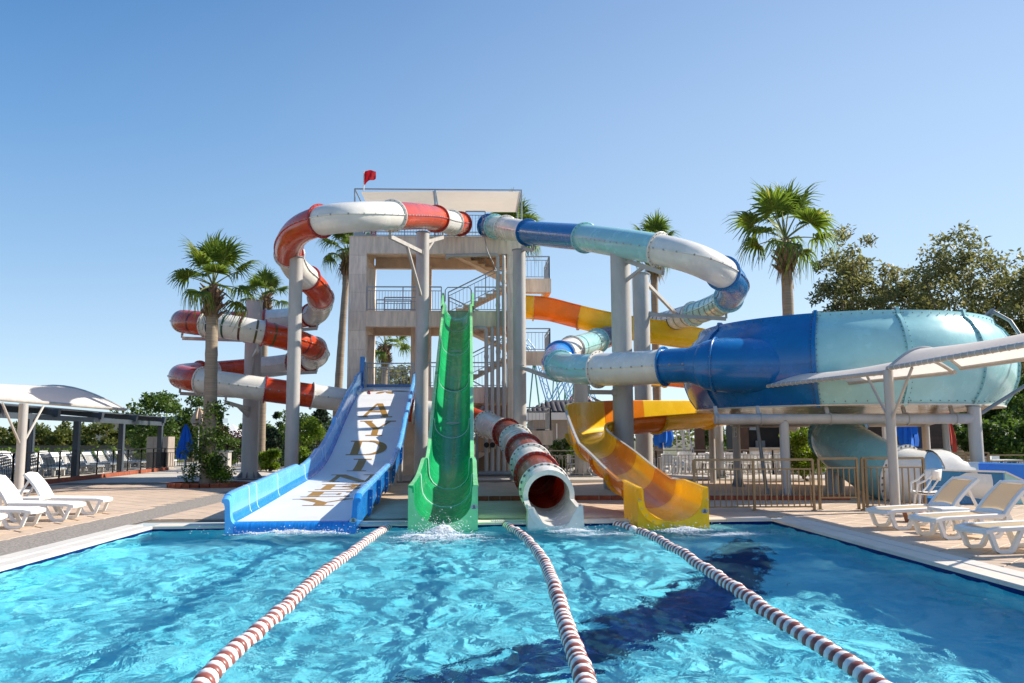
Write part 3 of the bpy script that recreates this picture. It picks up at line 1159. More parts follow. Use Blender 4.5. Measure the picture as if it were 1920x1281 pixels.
# collar where the tube meets the bowl
cpts = [blup.C(25.05), blup.C(25.5), blup.C(26)]
mb = MB()
mb.tube(spline([cpts[0], cpts[1], cpts[2], V((8.25, 22.72, 3.5)), V((9.2, 22.35, 3.5)), V((10, 22.3, 3.5))], 5), [.50 + .25 * min(1, k / 11) for k in range(26)], 30, caps=False)
mb.build('collar', M_blue, bowl, ang=40)
flange(blup.C(25.95), blup.T(25.95), .70, M_blue, bowl, nb=26)
# steel under the bowl
mb = MB()
yb = 21.6
zb = 2.02
mb.tube([V((at(1340, 775, yb).x, yb, zb)), V((at(1825, 775, yb).x, yb, zb))], .135, 16)
for u in (1345, 1425, 1555, 1700, 1790):
    x = at(u, 775, yb).x
    mb.tube([V((x, yb, zb)), V((x + .03, yb, zb))], .16, 16)
    mb.bar((x, yb + .05, zb), (x, yb + .2, 2.36), .09, .05)
mb.build('beam', M_steel, bowl)
mb = MB()
mb.tube([V((at(1385, 775, 27.6).x, 27.6, zb)), V((at(1740, 775, 27.6).x, 27.6, zb))], .135, 14)
mb.tube([V((at(1385, 775, 21.9).x, 21.9, zb)), V((at(1372, 775, 27.4).x, 27.4, zb))], .10, 14)
mb.tube([V((at(1760, 775, 21.9).x, 21.9, zb)), V((at(1740, 775, 27.4).x, 27.4, zb))], .10, 14)
mb.build('beam', M_steeld, bowl)
# bracing struts that climb the right side of the bowl
mb = MB()
rim = lambda deg, r, z: BC + V((r * math.cos(R(deg)), r * math.sin(R(deg)), z))
mb.tube([rim(-62, 4.3, 2.15), rim(-48, 5.0, 2.9), rim(-42, 5.02, 3.9), rim(-40, 4.6, 4.7), rim(-40, 4.2, 5.0)], .05, 8)
mb.tube([rim(-40, 4.2, 5.0), rim(-30, 4.0, 4.95)], .09, 10)
mb.build('strut', M_steeld, bowl)
def pillar(name, x, y, r, z, parent, m=M_steel, plate=True, cap=True):
    mb = MB()
    mb.cyl((x, y, 0), (x, y, z), r, n=20)
    o = mb.build(name, m, parent)
    if plate:
        mb = MB()
        mb.box((x, y, .02), (r * 3, r * 3, .04))
        for k in range(8):
            g = k * math.pi / 4
            M = Matrix.Rotation(g, 3, 'Z')
            c = V((x, y, 0)) + M @ V((r * 1.25, 0, 0))
            mb.add([c + M @ V((-r * .3, -.012, .04)), c + M @ V((r * .45, -.012, .04)), c + M @ V((-r * .3, -.012, .30)),
                    c + M @ V((-r * .3, .012, .04)), c + M @ V((r * .45, .012, .04)), c + M @ V((-r * .3, .012, .30))],
                   [(0, 1, 2), (3, 5, 4), (1, 4, 5, 2)])
        mb.build('base_plate', M_steeld, parent, ang=0)
    if cap:
        mb = MB()
        mb.cyl((x, y, z), (x, y, z + .03), r * 1.12, n=20)
        mb.build('cap_plate', M_steeld, parent)
    return o
px = lambda u, y: at(u, 800, y).x
pillar('pillar', px(1470, 21.6), 21.6, .12, zb - .05, bowl)
pillar('pillar', px(1828, 21.6), 21.6, .165, zb + .3, bowl)
pillar('pillar', px(1380, 27.4), 27.4, .12, zb - .05, bowl)
pillar('pillar', px(1735, 27.6), 27.6, .12, zb - .05, bowl)
# exit: blue drop, dusty teal bend, white ring and hood, open run-out channel
P = [V((11.3, 25.6, 2.15)), V((10.75, 25.0, 1.75)), V((10.3, 23.9, 1.42)), V((10.25, 22.7, 1.08)), V((10.35, 21.5, .72)), V((10.75, 20.6, .50)), V((11.4, 20.25, .46)), V((12.2, 20.2, .46))]
exp_ = Path(P)
tube_section(exp_, 0, 1.6, .66, M_mblue, bowl, seam=False, start=False, r1=.74)
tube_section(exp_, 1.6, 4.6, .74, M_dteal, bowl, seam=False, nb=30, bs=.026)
tube_section(exp_, 4.6, 5.3, .74, M_white, bowl, seam=False, nb=30, bs=.026)
o = None
c0 = exp_.C(5.3)
mb = MB()
hood, hoodi = [], []
for k in range(11):
    s = k / 10
    hood.append([V((c0.x + s * 1.0 * (1 if abs(g) < 1.4 else 1), 20.3 - .10 * s, .47)) + V((0, -math.cos(g) * .78, math.sin(g) * (.78 - .40 * max(0, s - .35) / .65 * max(0, math.sin(g))))) for g in [(-.9 + 4.94 * j / 20) for j in range(21)]])
vs, fs = [], []
for r_ in hood: vs += r_
for r_ in hood: vs += [p + (V((p.x, 20.3, .45)) - p) * .06 for p in r_]
n0 = 11 * 21
for i in range(10):
    for j in range(20):
        q = i * 21 + j
        g = -.9 + 4.94 * (j + .5) / 20
        if math.sin(g) > .35 and i >= 3 + 0: 
            if i >= 4 + 5 * (1 - math.sin(g)): continue
        fs += [(q, q + 1, q + 22, q + 21), (n0 + q, n0 + q + 1, n0 + q + 22, n0 + q + 21)]
mb.add(vs, fs)
mb.build('hood', M_white, bowl, ang=45)
M_rb = gel('gel_runout_blue', (.012, .17, .36), .12)
def wall_panel(x0, x1, y, z0, z1, z2, m, lip=None, slant=0.0):
    mb = MB()
    t = .05
    mb.add([(x0, y, z0), (x1, y, z0), (x1, y, z2), (x0, y, z1), (x0, y + t, z0), (x1, y + t, z0), (x1, y + t, z2), (x0, y + t, z1)],
           [(0, 1, 2, 3), (7, 6, 5, 4), (0, 4, 5, 1), (3, 2, 6, 7), (0, 3, 7, 4), (1, 5, 6, 2)])
    if lip:
        mb.bar((x0, y + .02, z1), (x1, y + .02, z2), .12, .04, mi=1)
    return mb.build('channel_wall', [m, lip or m], bowl, ang=0)
yc = 19.52
wall_panel(px(1742, yc), px(1874, yc), yc, .42, .80, .74, M_rb, M_white)
wall_panel(px(1745, yc) , px(1874, yc), yc + .012, -.0, .40, .40, M_rb)
wall_panel(px(1876, yc), px(1990, yc), yc - .03, 0, .74, .05, M_teal, M_white)
wall_panel(px(1795, 21.1), px(1832, 21.1), 21.15, 0, .90, .90, M_white, M_white)
wall_panel(px(1832, 21.1), px(2000, 21.1), 21.15, 0, .90, .82, M_mblue, M_lblue)
mb = MB()
mb.bb((px(1742, yc), yc + .06, 0), (px(2000, yc), 21.14, .14))
mb.build('channel_floor', M_mblue, bowl, ang=0)

# ---- open flume helpers
def uprof(hw, bot, hl, hr, th=.035, lip=.10):
    el = [(hw * math.cos(R(a)), bot + bot * math.sin(R(a))) for a in range(180, 361, 18)]
    inner = [(-hw - .03, hl), (-hw - .012, hl - .04)] + el + [(hw + .012, hr - .04), (hw + .03, hr)]
    eo = [((hw + th) * math.cos(R(a)), bot + (bot + th) * math.sin(R(a))) for a in range(180, 361, 18)]
    outer = [(hw + lip, hr), (hw + lip + .012, hr - .03), (hw + th, hr - .06)] + eo[::-1] + [(-hw - th, hl - .06), (-hw - lip - .012, hl - .03), (-hw - lip, hl)]
    return inner + outer
def uprof_mis(lip_mi=1):
    n_in = 2 + 11 + 2
    n = n_in + 3 + 11 + 3
    return [lip_mi if (i == n_in - 1 or i >= n - 2 or i in (n_in, n_in + 1, n - 3)) else 0 for i in range(n)], n_in
def flume_section(pts, profs, m, mlip, parent, name='flume_section', joint=None, rib=True):
    mis, n_in = uprof_mis()
    mb = MB()
    mb.sweep(pts, profs, mis=mis)
    o = mb.build(name, [m, mlip], parent, ang=42)
    if rib:                                    # moulded flange under the joint, with bolts
        mbr = MB()
        t = (pts[1] - pts[0]).normalized()
        r = t.cross(V((0, 0, 1))).normalized()
        u = r.cross(t)
        pr = profs[0]
        el = pr[n_in + 3:n_in + 14]
        cx_, cz_ = 0, el[0][1]
        vs, fs = [], []
        for (a, b) in el:
            l = math.hypot(a - cx_, b - cz_ - .0) or 1
            d = V((a / l, (b - cz_) / l, 0))
            for ext in (-.01, .085):
                for w in (-.025, .025):
                    vs.append(pts[0] + r * (a + d.x * ext) + u * (b + d.y * ext) + t * w)
        for i in range(len(el) - 1):
            A = 4 * i
            fs += [(A, A + 2, A + 6, A + 4), (A + 1, A + 3, A + 7, A + 5), (A + 2, A + 3, A + 7, A + 6)]
        mbr.add(vs, fs)
        for i, (a, b) in enumerate(el):
            l = math.hypot(a, b - cz_) or 1
            for w in (-.03, .03):
                mbr.box(pts[0] + r * (a + a / l * .045) + u * (b + (b - cz_) / l * .045) + t * w, (.022, .022, .022), None, 1)
        mbr.build('flange', [m, M_boltl], o, ang=30)
    if joint:
        mbj = MB()
        t = (pts[1] - pts[0]).normalized()
        r = t.cross(V((0, 0, 1))).normalized()
        u = r.cross(t)
        pr = profs[0][:n_in]
        mbj.tube([pts[0] + r * a * .995 + u * (b + .004) for a, b in pr], .010, 5)
        mbj.build('joint', joint, o)
    return o
def badge(p, parent, w=.13, h=.085, n=V((0, -1, 0))):
    mb = MB()
    k = 16
    rt = V((0, 0, 1)).cross(n).normalized()
    up = n.cross(rt)
    mb.add([p + rt * (w / 2 * math.cos(2 * math.pi * i / k)) + up * (h / 2 * math.sin(2 * math.pi * i / k)) + n * z for z in (0, .008) for i in range(k)],
           [tuple(range(k, 2 * k))] + [(i, (i + 1) % k, k + (i + 1) % k, k + i) for i in range(k)])
    q = p + n * .010 + up * h * .10
    mb.tube([q + rt * (.020 * math.cos(2 * math.pi * i / 10)) + up * (.020 * math.sin(2 * math.pi * i / 10)) for i in range(10)], .004, 4, 1, closed=True)
    mb.box(q, (.012, .006, .026), None, 1)
    mb.box(p + n * .010 - up * h * .27, (w * .5, .006, .010), None, 1)
    return mb.build('badge', [M_chrome, M_dark], parent, ang=0)

# ---- green speed slide
gs = thing('speed_slide', 'straight green speed slide running from the tower down into the pool', 'water slide', (-.6, 16, 0))
def gx(y): return -.585 - .0075 * (y - 15.8)
gprof = [(15.72, .02), (17, .06), (18.5, .16), (20, .32), (21.3, .58), (22.4, .98), (23.5, 1.5), (25, 2.22), (27, 3.18), (29, 4.14), (31, 5.06), (33, 5.9), (34.3, 6.36), (35.3, 6.56), (36.3, 6.60)]
gp = resample(spline([V((gx(y), y, z)) for y, z in gprof], 8), .22)
dist = [0]
for a, b in zip(gp, gp[1:]): dist.append(dist[-1] + (b - a).length)
brk = [0, 2.3, 4.6, 8.0, 11.5, 14.7, 17.6, 20.2, dist[-1]]
def gh(y): return lerp_tab([(15.7, .70), (18.0, .70), (20.2, .80), (20.6, .66), (21.5, .60), (34, .60), (36.4, .62)], y)
for k in range(len(brk) - 1):
    ps = [p for p, d in zip(gp, dist) if brk[k] - .01 <= d <= brk[k + 1] + .24]
    wide = .03 if k == 0 or k == 1 else 0
    flume_section(ps, [uprof(.47 + wide + (.02 if p.y < 20 else 0), .42, gh(p.y), gh(p.y), lip=.11) for p in ps], M_green, M_lgreen, gs, joint=M_joint if k else None, rib=False)
# the square-cut nose of the green slide
mb = MB()
e = gp[0]
prof = uprof(.52, .42, .70, .70, lip=.11)
n_in = 15
inner = prof[:n_in]
fl = []
for (a, b) in inner:
    fl.append(V((e.x + a, e.y - .02, e.z + b)))
outl = [V((e.x + .63, e.y - .02, e.z + .70)), V((e.x + .63, e.y - .02, -.32)), V((e.x - .63, e.y - .02, -.32)), V((e.x - .63, e.y - .02, e.z + .70))]
o0 = fl + outl
# face split into fans: left cheek, right cheek, bottom
L_ = fl[:8]
R_ = fl[7:]
mb.add(L_ + [V((e.x, e.y - .02, -.32)), outl[2], outl[3]], [tuple(range(len(L_) + 3))])
mb.add(R_ + [outl[0], outl[1], V((e.x, e.y - .02, -.32))], [tuple(range(len(R_) + 3))])
for sg in (-1, 1):
    mb.add([(e.x + sg * .63, e.y - .02, e.z + .70), (e.x + sg * .63, e.y - .02, -.32), (e.x + sg * .62, e.y + 2.2, -.1), (e.x + sg * .62, e.y + 2.2, .77)], [(0, 1, 2, 3)])
mb.build('nose', M_lgreen, gs, ang=0)
badge(V((e.x + .56, e.y - .025, .33)), gs)
# raised side guards and grab bar at the start
mb = MB()
top = V((gx(35.6), 35.6, 6.6))
for sg in (-1, 1):
    mb.add([(top.x + sg * .66, 34.2, 6.9), (top.x + sg * .66, 36.3, 6.9), (top.x + sg * .66, 36.3, 7.62), (top.x + sg * .66, 35.5, 7.66), (top.x + sg * .58, 34.2, 6.9), (top.x + sg * .58, 36.3, 6.9), (top.x + sg * .58, 36.3, 7.62), (top.x + sg * .58, 35.5, 7.66)],
           [(0, 1, 2, 3), (4, 5, 6, 7), (3, 2, 6, 7), (0, 3, 7, 4), (1, 2, 6, 5)])
mb.build('side_guard', M_lgreen, gs, ang=0)
mb = MB()
mb.tube([(top.x - .56, 36.2, 7.4), (top.x - .56, 36.2, 7.9), (top.x - .46, 36.2, 8.02), (top.x + .46, 36.2, 8.02), (top.x + .56, 36.2, 7.9), (top.x + .56, 36.2, 7.4)], .022, 8)
mb.build('grab_bar', M_rail, gs)
# two supports of the green slide
for y in (24.5, 30.0):
    z = lerp_tab([(p[0], p[1]) for p in gprof], y)
    mb = MB()
    mb.cyl((gx(y) - .0, y, 0), (gx(y), y, z - .1), .13, n=14)
    mb.bar((gx(y) - .6, y, z + .0), (gx(y) + .6, y, z + .0), .1)
    mb.build('support', M_steel, gs)

# ---- wide blue slide with gold letters
ws = thing('wide_slide', 'wide open blue slide with a white bed and tall gold letters', 'water slide', (-3.4, 16, 0))
def wx(y): return -3.28 - .0185 * (y - 16)
wprof = [(15.75, .10), (16.4, .125), (18.4, .23), (21, .38), (23.6, .53), (25.2, .70), (26.6, .98), (28, 1.42), (30, 2.12), (32, 2.78), (34, 3.34), (35.2, 3.60), (36.2, 3.72)]
wp = resample(spline([V((wx(y), y, z)) for y, z in wprof], 8), .2)
def wz(y): return lerp_tab([(p.y, p.z) for p in wp], y)
brk = [15.6, 19.4, 22.8, 26.2, 29.4, 32.8, 36.4]
for k in range(6):
    ps = [p for p in wp if brk[k] - .01 <= p.y <= brk[k + 1] + .21]
    mb = MB()
    mb.sweep(ps, [(-.99, .0), (-.99, .004), (.99, .004), (.99, .0), (.99, -.06), (-.99, -.06)])
    mb.build('bed', M_bed, ws, ang=30)
    mb = MB()
    if k:
        mb.tube([ps[0] + V((-.98, 0, .006)), ps[0] + V((.98, 0, .006))], .006, 5)
        mb.build('joint', M_joint, ws)
def wallh(y): return lerp_tab([(15.6, .50), (16, .52), (22.2, .50), (22.5, .40), (24.2, .48), (25.4, .60), (25.6, .52), (28.6, .52), (28.9, .62), (29.1, .50), (34.2, .50), (34.5, .62), (36.3, .70)], y)
def wallprof(sg, h, front):
    d = -.34 if front else -.10
    p = [(.985, .0), (1.02, .012), (1.055, .07), (1.07, .16), (1.085, h - .06), (1.10, h - .015), (1.13, h), (1.20, h), (1.225, h - .02), (1.23, h - .07), (1.19, h - .09), (1.17, h - .16), (1.15, d), (.985, d)]
    return [(sg * a, b) for a, b in p]
for sg in (-1, 1):
    for k in range(6):
        ps = [p for p in wp if brk[k] - .01 <= p.y <= brk[k + 1] + .21]
        mb = MB()
        mb.sweep(ps, [wallprof(sg, wallh(p.y) * (1 if p.y > 16.15 else (.96 + .04 * max(0, (p.y - 15.75) / .4))), p.y < 16.6) for p in ps], mis=[2, 2, 2, 0, 0, 0, 0, 0, 0, 1, 1, 1, 1, 1])
        o = mb.build('side_wall', [M_lblue, M_mblue, M_mblue], ws, ang=45)
        if k or True:
            mb = MB()
            for yj in ([ps[0].y + .02] if k else [16.9, 17.6]):
                q = min(ps, key=lambda p: abs(p.y - yj))
                pr = wallprof(sg, wallh(q.y), False)
                mb.tube([q + V((a - sg * .004, 0, b + .004)) for a, b in pr[1:8]], .009, 5)
            mb.build('joint', M_joint, o)
# blue roll at the foot of the bed where it dips into the pool
e = wp[0]
mb = MB()
mb.sweep([V((e.x - 1.0, e.y, e.z)), V((e.x + 1.0, e.y, e.z))], [(.0, .004), (.10, .0), (.17, -.04), (.20, -.10), (.21, -.40), (.0, -.40)], ups=[V((0, 0, 1))] * 2)
mb.build('foot_roll', mat('gel_roll_blue', (.015, .22, .62), rough=.15, var=.2, vscale=6, stretch=(3, 1, .4), bump=.5, bscale=9, coat=.6), ws, ang=50)
# closing plates on the wall noses
for sg in (-1, 1):
    mb = MB()
    pr = wallprof(sg, wallh(15.75) * .96, True)
    mb.add([V((e.x + a, e.y - .005, e.z + b)) for a, b in pr], [tuple(range(len(pr)))])
    mb.add([V((e.x + a, e.y - .16, e.z + b * .9 - .03)) for a, b in pr], [tuple(range(len(pr)))])
    n = len(pr)
    mb.add([V((e.x + a, e.y - .005, e.z + b)) for a, b in pr] + [V((e.x + a, e.y - .16, e.z + b * .9 - .03)) for a, b in pr], [(i, (i + 1) % n, n + (i + 1) % n, n + i) for i in range(n)])
    mb.build('wall_nose', M_mblue if sg > 0 else M_lblue, ws, ang=40)
badge(V((e.x + 1.10, e.y - .17, .12)), ws)
# dark blue ribs on the outside of the right wall, with bolts
for y in (17.4, 19.2, 21.2, 23.4, 26.4):
    z = wz(y)
    for sg in (-1, 1):
        mb = MB()
        x = wx(y) + sg * 1.17
        hgt = .50
        mb.add([(x + sg * a, y + w, z + b) for w in (-.05, .05) for a, b in ((0, hgt - .12), (.09, hgt - .12), (.085, .02), (.05, -.12), (0, -.16))],
               [(0, 1, 2, 3, 4), (9, 8, 7, 6, 5), (0, 1, 6, 5), (1, 2, 7, 6), (2, 3, 8, 7), (3, 4, 9, 8)])
        for q in (.03, .22):
            mb.box((x + sg * .092, y - .0, z + q), (.012, .03, .03), None, 1)
            mb.box((x + sg * .05, y - .053, z + q), (.03, .012, .03), None, 1)
        mb.build('rib', [M_blue, M_boltl], ws, ang=0)
# entry boards and header
mb = MB()
mb.bb((wx(36) - 1.18, 35.9, 3.4), (wx(36) - 1.0, 36.0, 5.0))
mb.add([(wx(36) - 1.02, 35.6, 3.8), (wx(36) - 1.02, 36.3, 3.8), (wx(36) - .98, 36.3, 4.95), (wx(36) - .98, 35.95, 5.0)], [(0, 1, 2, 3)])
mb.build('entry_board', M_mblue, ws, ang=0)
mb = MB()
mb.bb((wx(36) - 1.0, 36.2, 3.66), (wx(36) + 1.0, 36.32, 3.86))
mb.build('entry_sill', M_blue, ws, ang=0)
for y in (26.2, 29.0, 32.2):
    mb = MB()
    for sg in (-1, 1):
        mb.cyl((wx(y) + sg * .8, y, 0), (wx(y) + sg * .8, y, wz(y) - .12), .09, n=12)
    mb.bar((wx(y) - 1.1, y, wz(y) - .14), (wx(y) + 1.1, y, wz(y) - .14), .12)
    mb.build('support', M_steel, ws)
# letters: flat serif shapes lying on the bed; (across -0.5..0.5, along 0 bottom .. 1 top)
def strip(a, b, w):
    a, b = V((*a, 0)), V((*b, 0))
    d = (b - a).normalized()
    n = V((-d.y, d.x, 0)) * w / 2
    return [(a - n)[:2], (b - n)[:2], (b + n)[:2], (a + n)[:2]]
def rect(x0, y0, x1, y1): return [(x0, y0), (x1, y0), (x1, y1), (x0, y1)]
def arc_band(cx, cy_, rx, ry, wx_, wy_, a0, a1, n=12):
    out = []
    for i in range(n):
        g0, g1 = R(a0 + (a1 - a0) * i / n), R(a0 + (a1 - a0) * (i + 1) / n)
        out.append([(cx + rx * math.cos(g0), cy_ + ry * math.sin(g0)), (cx + rx * math.cos(g1), cy_ + ry * math.sin(g1)),
                    (cx + (rx - wx_) * math.cos(g1), cy_ + (ry - wy_) * math.sin(g1)), (cx + (rx - wx_) * math.cos(g0), cy_ + (ry - wy_) * math.sin(g0))])
    return out
def quad(*p): return list(p)
GL = {
 'A': [quad((-.42, 0), (-.30, 0), (-.02, 1), (-.10, 1)), quad((.42, 0), (.24, 0), (-.10, 1), (.10, 1)), quad((-.25, .33), (.26, .33), (.24, .43), (-.22, .43)), rect(-.52, 0, -.22, .06), rect(.16, 0, .52, .06)],
 'Y': [quad((-.46, 1), (-.24, 1), (.09, .45), (-.09, .45)), quad((.44, 1), (.34, 1), (.02, .45), (.09, .45)), rect(-.09, 0, .09, .5), rect(-.24, 0, .24, .06), rect(-.54, .94, -.16, 1), rect(.22, .94, .54, 1)],
 'D': [rect(-.40, 0, -.20, 1), rect(-.50, 0, .02, .07), rect(-.50, .93, .02, 1)] + arc_band(0, .5, .48, .5, .2, .08, -90, 90),
 'I': [rect(-.12, 0, .10, 1), rect(-.26, 0, .24, .06), rect(-.26, .94, .24, 1)],
 'N': [rect(-.38, 0, -.28, 1), rect(.30, 0, .40, 1), quad((-.44, 1), (-.20, 1), (.40, 0), (.20, 0)), rect(-.5, 0, -.16, .06), rect(.16, .94, .54, 1), rect(-.5, .94, -.2, 1)],
 'B': [rect(-.36, 0, -.16, 1), rect(-.46, 0, .04, .07), rect(-.46, .93, .04, 1), rect(-.2, .48, .04, .55)] + arc_band(.02, .265, .40, .265, .18, .08, -90, 90) + arc_band(.02, .755, .35, .245, .17, .08, -90, 90),
 'E': [rect(-.34, 0, -.12, 1), rect(-.44, 0, .42, .08), rect(-.44, .92, .38, 1), rect(-.2, .46, .22, .54), rect(.32, 0, .42, .24), rect(.29, .78, .38, 1), rect(.16, .38, .23, .62)],
}
def yofv(v, lo=16.0, hi=36.0):
    f_ = lambda y: prj((wx(y), y, wz(y)))[1] - v
    for _ in range(50):
        m = (lo + hi) / 2
        if f_(m) > 0: lo = m
        else: hi = m
    return lo
def on_bed(x, y):
    return V((wx(y) + x, y, wz(y) + .009))
def letter(polys, v0, v1, xc, w, name='letter'):
    y1, y0 = yofv(v0), yofv(v1)
    mb = MB()
    ny = 8
    for k, P in enumerate(polys):
        xs = [p[0] for p in P]
        # cut each convex piece into slices along the bed so that it follows the curve
        lo, hi = min(p[1] for p in P), max(p[1] for p in P)
        ns = max(1, int((hi - lo) * ny + .5))
        for i in range(ns):
            a, b = lo + (hi - lo) * i / ns, lo + (hi - lo) * (i + 1) / ns
            q = clip(clip(P, 0, 1, b), 0, -1, -a)
            if len(q) >= 3:
                mb.add([on_bed(xc + p[0] * w, y0 + (y1 - y0) * p[1]) + V((0, 0, .0006 * k)) for p in q], [tuple(range(len(q)))])
    return mb.build(name, M_gold, ws, ang=0)
for ch, v0, v1, uc, wd in (('A', 757, 783, 708, 1.15), ('Y', 789.5, 818, 705, 1.15), ('D', 827, 854, 690, 1.25), ('I', 861, 884, 675, 1.1), ('N', 890.5, 904.5, 660, 1.35),
                       ('B', 908.5, 919, 640, 1.2), ('E', 922, 932.5, 616, 1.25), ('Y', 936, 949, 604, 1.35)):
    ym = (yofv(v0) + yofv(v1)) / 2
    xc = (uc - prj((wx(ym), ym, wz(ym)))[0]) * ym / F
    letter(GL[ch], v0, v1, max(-.3, min(.3, xc)), wd)
leaf = []
for (cx, ang, ln, wd) in ((-.34, 8, .62, .12), (-.10, 50, .36, .16), (.12, -50, .36, .16), (.36, -8, .62, .12)):
    c, s_ = math.cos(R(ang)), math.sin(R(ang))
    pts = []
    for i in range(10):
        t = i / 9
        pts.append((ln * (t - .5), wd * math.sin(math.pi * t) / 2))
    pts += [(a, -b) for a, b in pts[1:-1]][::-1]
    leaf.append([(cx + a * c - b * s_, .45 + (a * s_ + b * c) * 1.3 + (.1 if abs(cx) > .2 else -.1)) for a, b in pts])
letter(leaf, 729.5, 741.5, 0.0, 1.55, 'leaf_emblem')

# ---- yellow and orange open slide
ys_ = thing('flume_slide', 'open yellow and orange slide winding from the tower round to the pool', 'water slide', (3.6, 16, 0))
P = [(3.62, 15.75, .03), (3.5, 17.3, .16), (3.36, 18.8, .42), (3.22, 20.4, .75), (3.1, 22.2, 1.05), (3.12, 24.0, 1.3), (3.5, 25.9, 1.50), (4.6, 27.4, 1.66), (6.0, 28.3, 1.78), (7.7, 29.4, 1.92),
     (9.8, 30.9, 2.15), (12.3, 33.2, 2.7), (13.4, 35.3, 3.1), (12.2, 37.6, 3.5), (9.2, 38.7, 3.9), (7.5, 40.8, 4.25), (9.6, 43.1, 4.6), (12.3, 41.8, 4.9), (12.4, 39, 5.15), (10.8, 37.5, 5.35),
     (8.5, 37.0, 5.6), (6.2, 37.1, 6.0), (4.4, 37.6, 6.5), (3.2, 37.9, 6.85), (2.2, 38, 6.95)]
yp = Path(P)
def hl(i): return lerp_tab([(0, .62), (.8, .62), (1.2, .52), (3.6, .52), (4.6, .95), (5.4, 1.15), (7.5, 1.1), (9, .95), (11, .6), (18, .6), (20, .95), (24, .95)], i)
def hr(i): return lerp_tab([(0, .62), (.8, .62), (1.2, .52), (20, .52), (21, .6), (22, .75), (24, .62)], i)
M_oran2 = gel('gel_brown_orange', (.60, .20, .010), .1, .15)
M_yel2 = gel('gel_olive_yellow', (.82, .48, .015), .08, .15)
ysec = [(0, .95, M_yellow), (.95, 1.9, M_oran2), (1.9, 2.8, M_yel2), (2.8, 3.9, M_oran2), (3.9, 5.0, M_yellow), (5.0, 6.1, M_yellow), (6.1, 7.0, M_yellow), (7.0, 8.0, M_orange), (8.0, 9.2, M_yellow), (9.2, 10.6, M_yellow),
        (10.6, 12, M_orange), (12, 13.2, M_yellow), (13.2, 14.2, M_orange), (14.2, 15.2, M_yellow), (15.2, 16.4, M_orange), (16.4, 17.6, M_yellow), (17.6, 19.1, M_orange), (19.1, 20.4, M_yellow), (20.4, 21.9, M_yellow), (21.9, 23.6, M_orange), (23.6, 24, M_yellow)]
M_lip = gel('gel_lip_grey', (.44, .40, .36), .1)
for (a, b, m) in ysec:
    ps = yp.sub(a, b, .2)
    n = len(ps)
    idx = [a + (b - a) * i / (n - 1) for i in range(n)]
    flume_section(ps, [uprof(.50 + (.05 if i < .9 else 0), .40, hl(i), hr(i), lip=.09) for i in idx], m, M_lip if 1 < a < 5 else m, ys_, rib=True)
e = yp.C(0)
mb = MB()
inner = uprof(.55, .40, .62, .62, lip=.09)[:15]
fl = [V((e.x + a, e.y - .02, e.z + b)) for a, b in inner]
outl = [V((e.x + .66, e.y - .02, e.z + .62)), V((e.x + .66, e.y - .02, -.32)), V((e.x - .66, e.y - .02, -.32)), V((e.x - .66, e.y - .02, e.z + .62))]
mid = V((e.x, e.y - .02, -.32))
mb.add(fl[:8] + [mid, outl[2], outl[3]], [tuple(range(11))])
mb.add(fl[7:] + [outl[0], outl[1], mid], [tuple(range(11))])
for sg in (-1, 1):
    mb.add([(e.x + sg * .66, e.y - .02, e.z + .62), (e.x + sg * .66, e.y - .02, -.32), (e.x + sg * .62 - .08, e.y + 1.2, -.1), (e.x + sg * .62 - .08, e.y + 1.2, .70)], [(0, 1, 2, 3)])
mb.build('nose', M_yellow, ys_, ang=0)
badge(V((e.x + .58, e.y - .026, .22)), ys_)
for i in (6.6, 9.3):
    c = yp.C(i)
    mb = MB()
    mb.cyl((c.x, c.y, 0), (c.x, c.y, c.z - .05), .11, n=12)
    mb.build('support', M_steel, ys_)
c = yp.C(2.0)
mb = MB()
mb.cyl((c.x, c.y, 0), (c.x, c.y, c.z - .05), .09, n=12)
mb.build('support', M_steeld, ys_)
c = yp.C(14.6)
mb = MB()
mb.cyl((c.x, c.y, 0), (c.x, c.y, c.z - .05), .14, n=12)
mb.bar((c.x - .9, c.y, c.z - .1), (c.x + .9, c.y, c.z - .1), .1)
mb.build('support', M_steel, ys_)

# ---- grey steel columns that carry the tubes
def column(u, Y, r, z, label, arms=(), name='support_column', rust=False):
    x = px(u, Y)
    t = thing(name, label, 'support column', (x, Y, 0), 'grey steel columns that carry the tube slides')
    pillar('pipe', x, Y, r, z, t)
    for (z0, target, z1, br) in arms:
        mb = MB()
        tg = V(target)
        s0 = V((x, Y, z0))
        d = (V((tg.x, tg.y, 0)) - V((x, Y, 0)))
        d = d.normalized()
        a = s0 + d * (r - .02)
        mb.bar(a, V((tg.x, tg.y, z1)), .11, .13)
        mb.bar(a + V((0, 0, -.09)) , a + V((0, 0, .09)), .16, .2)
        mb.bar(V((tg.x, tg.y, z1 + .02)), V((tg.x, tg.y, z1 + .20)), .07)
        if br:
            mb.bar(V((x, Y, z0 - br)) + d * (r - .02), (a + V((tg.x, tg.y, z1)) * 1.0) / 2, .09, .09)
        mb.build('arm', M_steel, t, ang=0)
    return t
def under(path, i, r=RR):
    p = path.C(i)
    return (p.x, p.y, p.z - r - .22)
def arm(path, i, z0, br=0.0):
    p = under(path, i)
    return (z0, p, p[2], br)
cA = redp.C(7.3)
column(548, 28.9, .225, at(548, 484, 28.9).z, 'tall grey steel column under the red bend, left of the blue slide')
mb = MB()
column(470, 35.2, .33, at(470, 565, 35.2).z, 'thick grey steel column in the middle of the red and white coil',
       [arm(redp, hx(200), 5.6, 0), arm(redp, hx(20), 5.95, 0), arm(redp, hx(100), 5.9, 0), arm(redp, hx(380), 4.2, 0), arm(redp, hx(290), 4.9, .7), arm(redp, hx(560), 3.3, 0), arm(redp, hx(620), 2.8, .3), arm(redp, hx(470), 3.9, 0)])
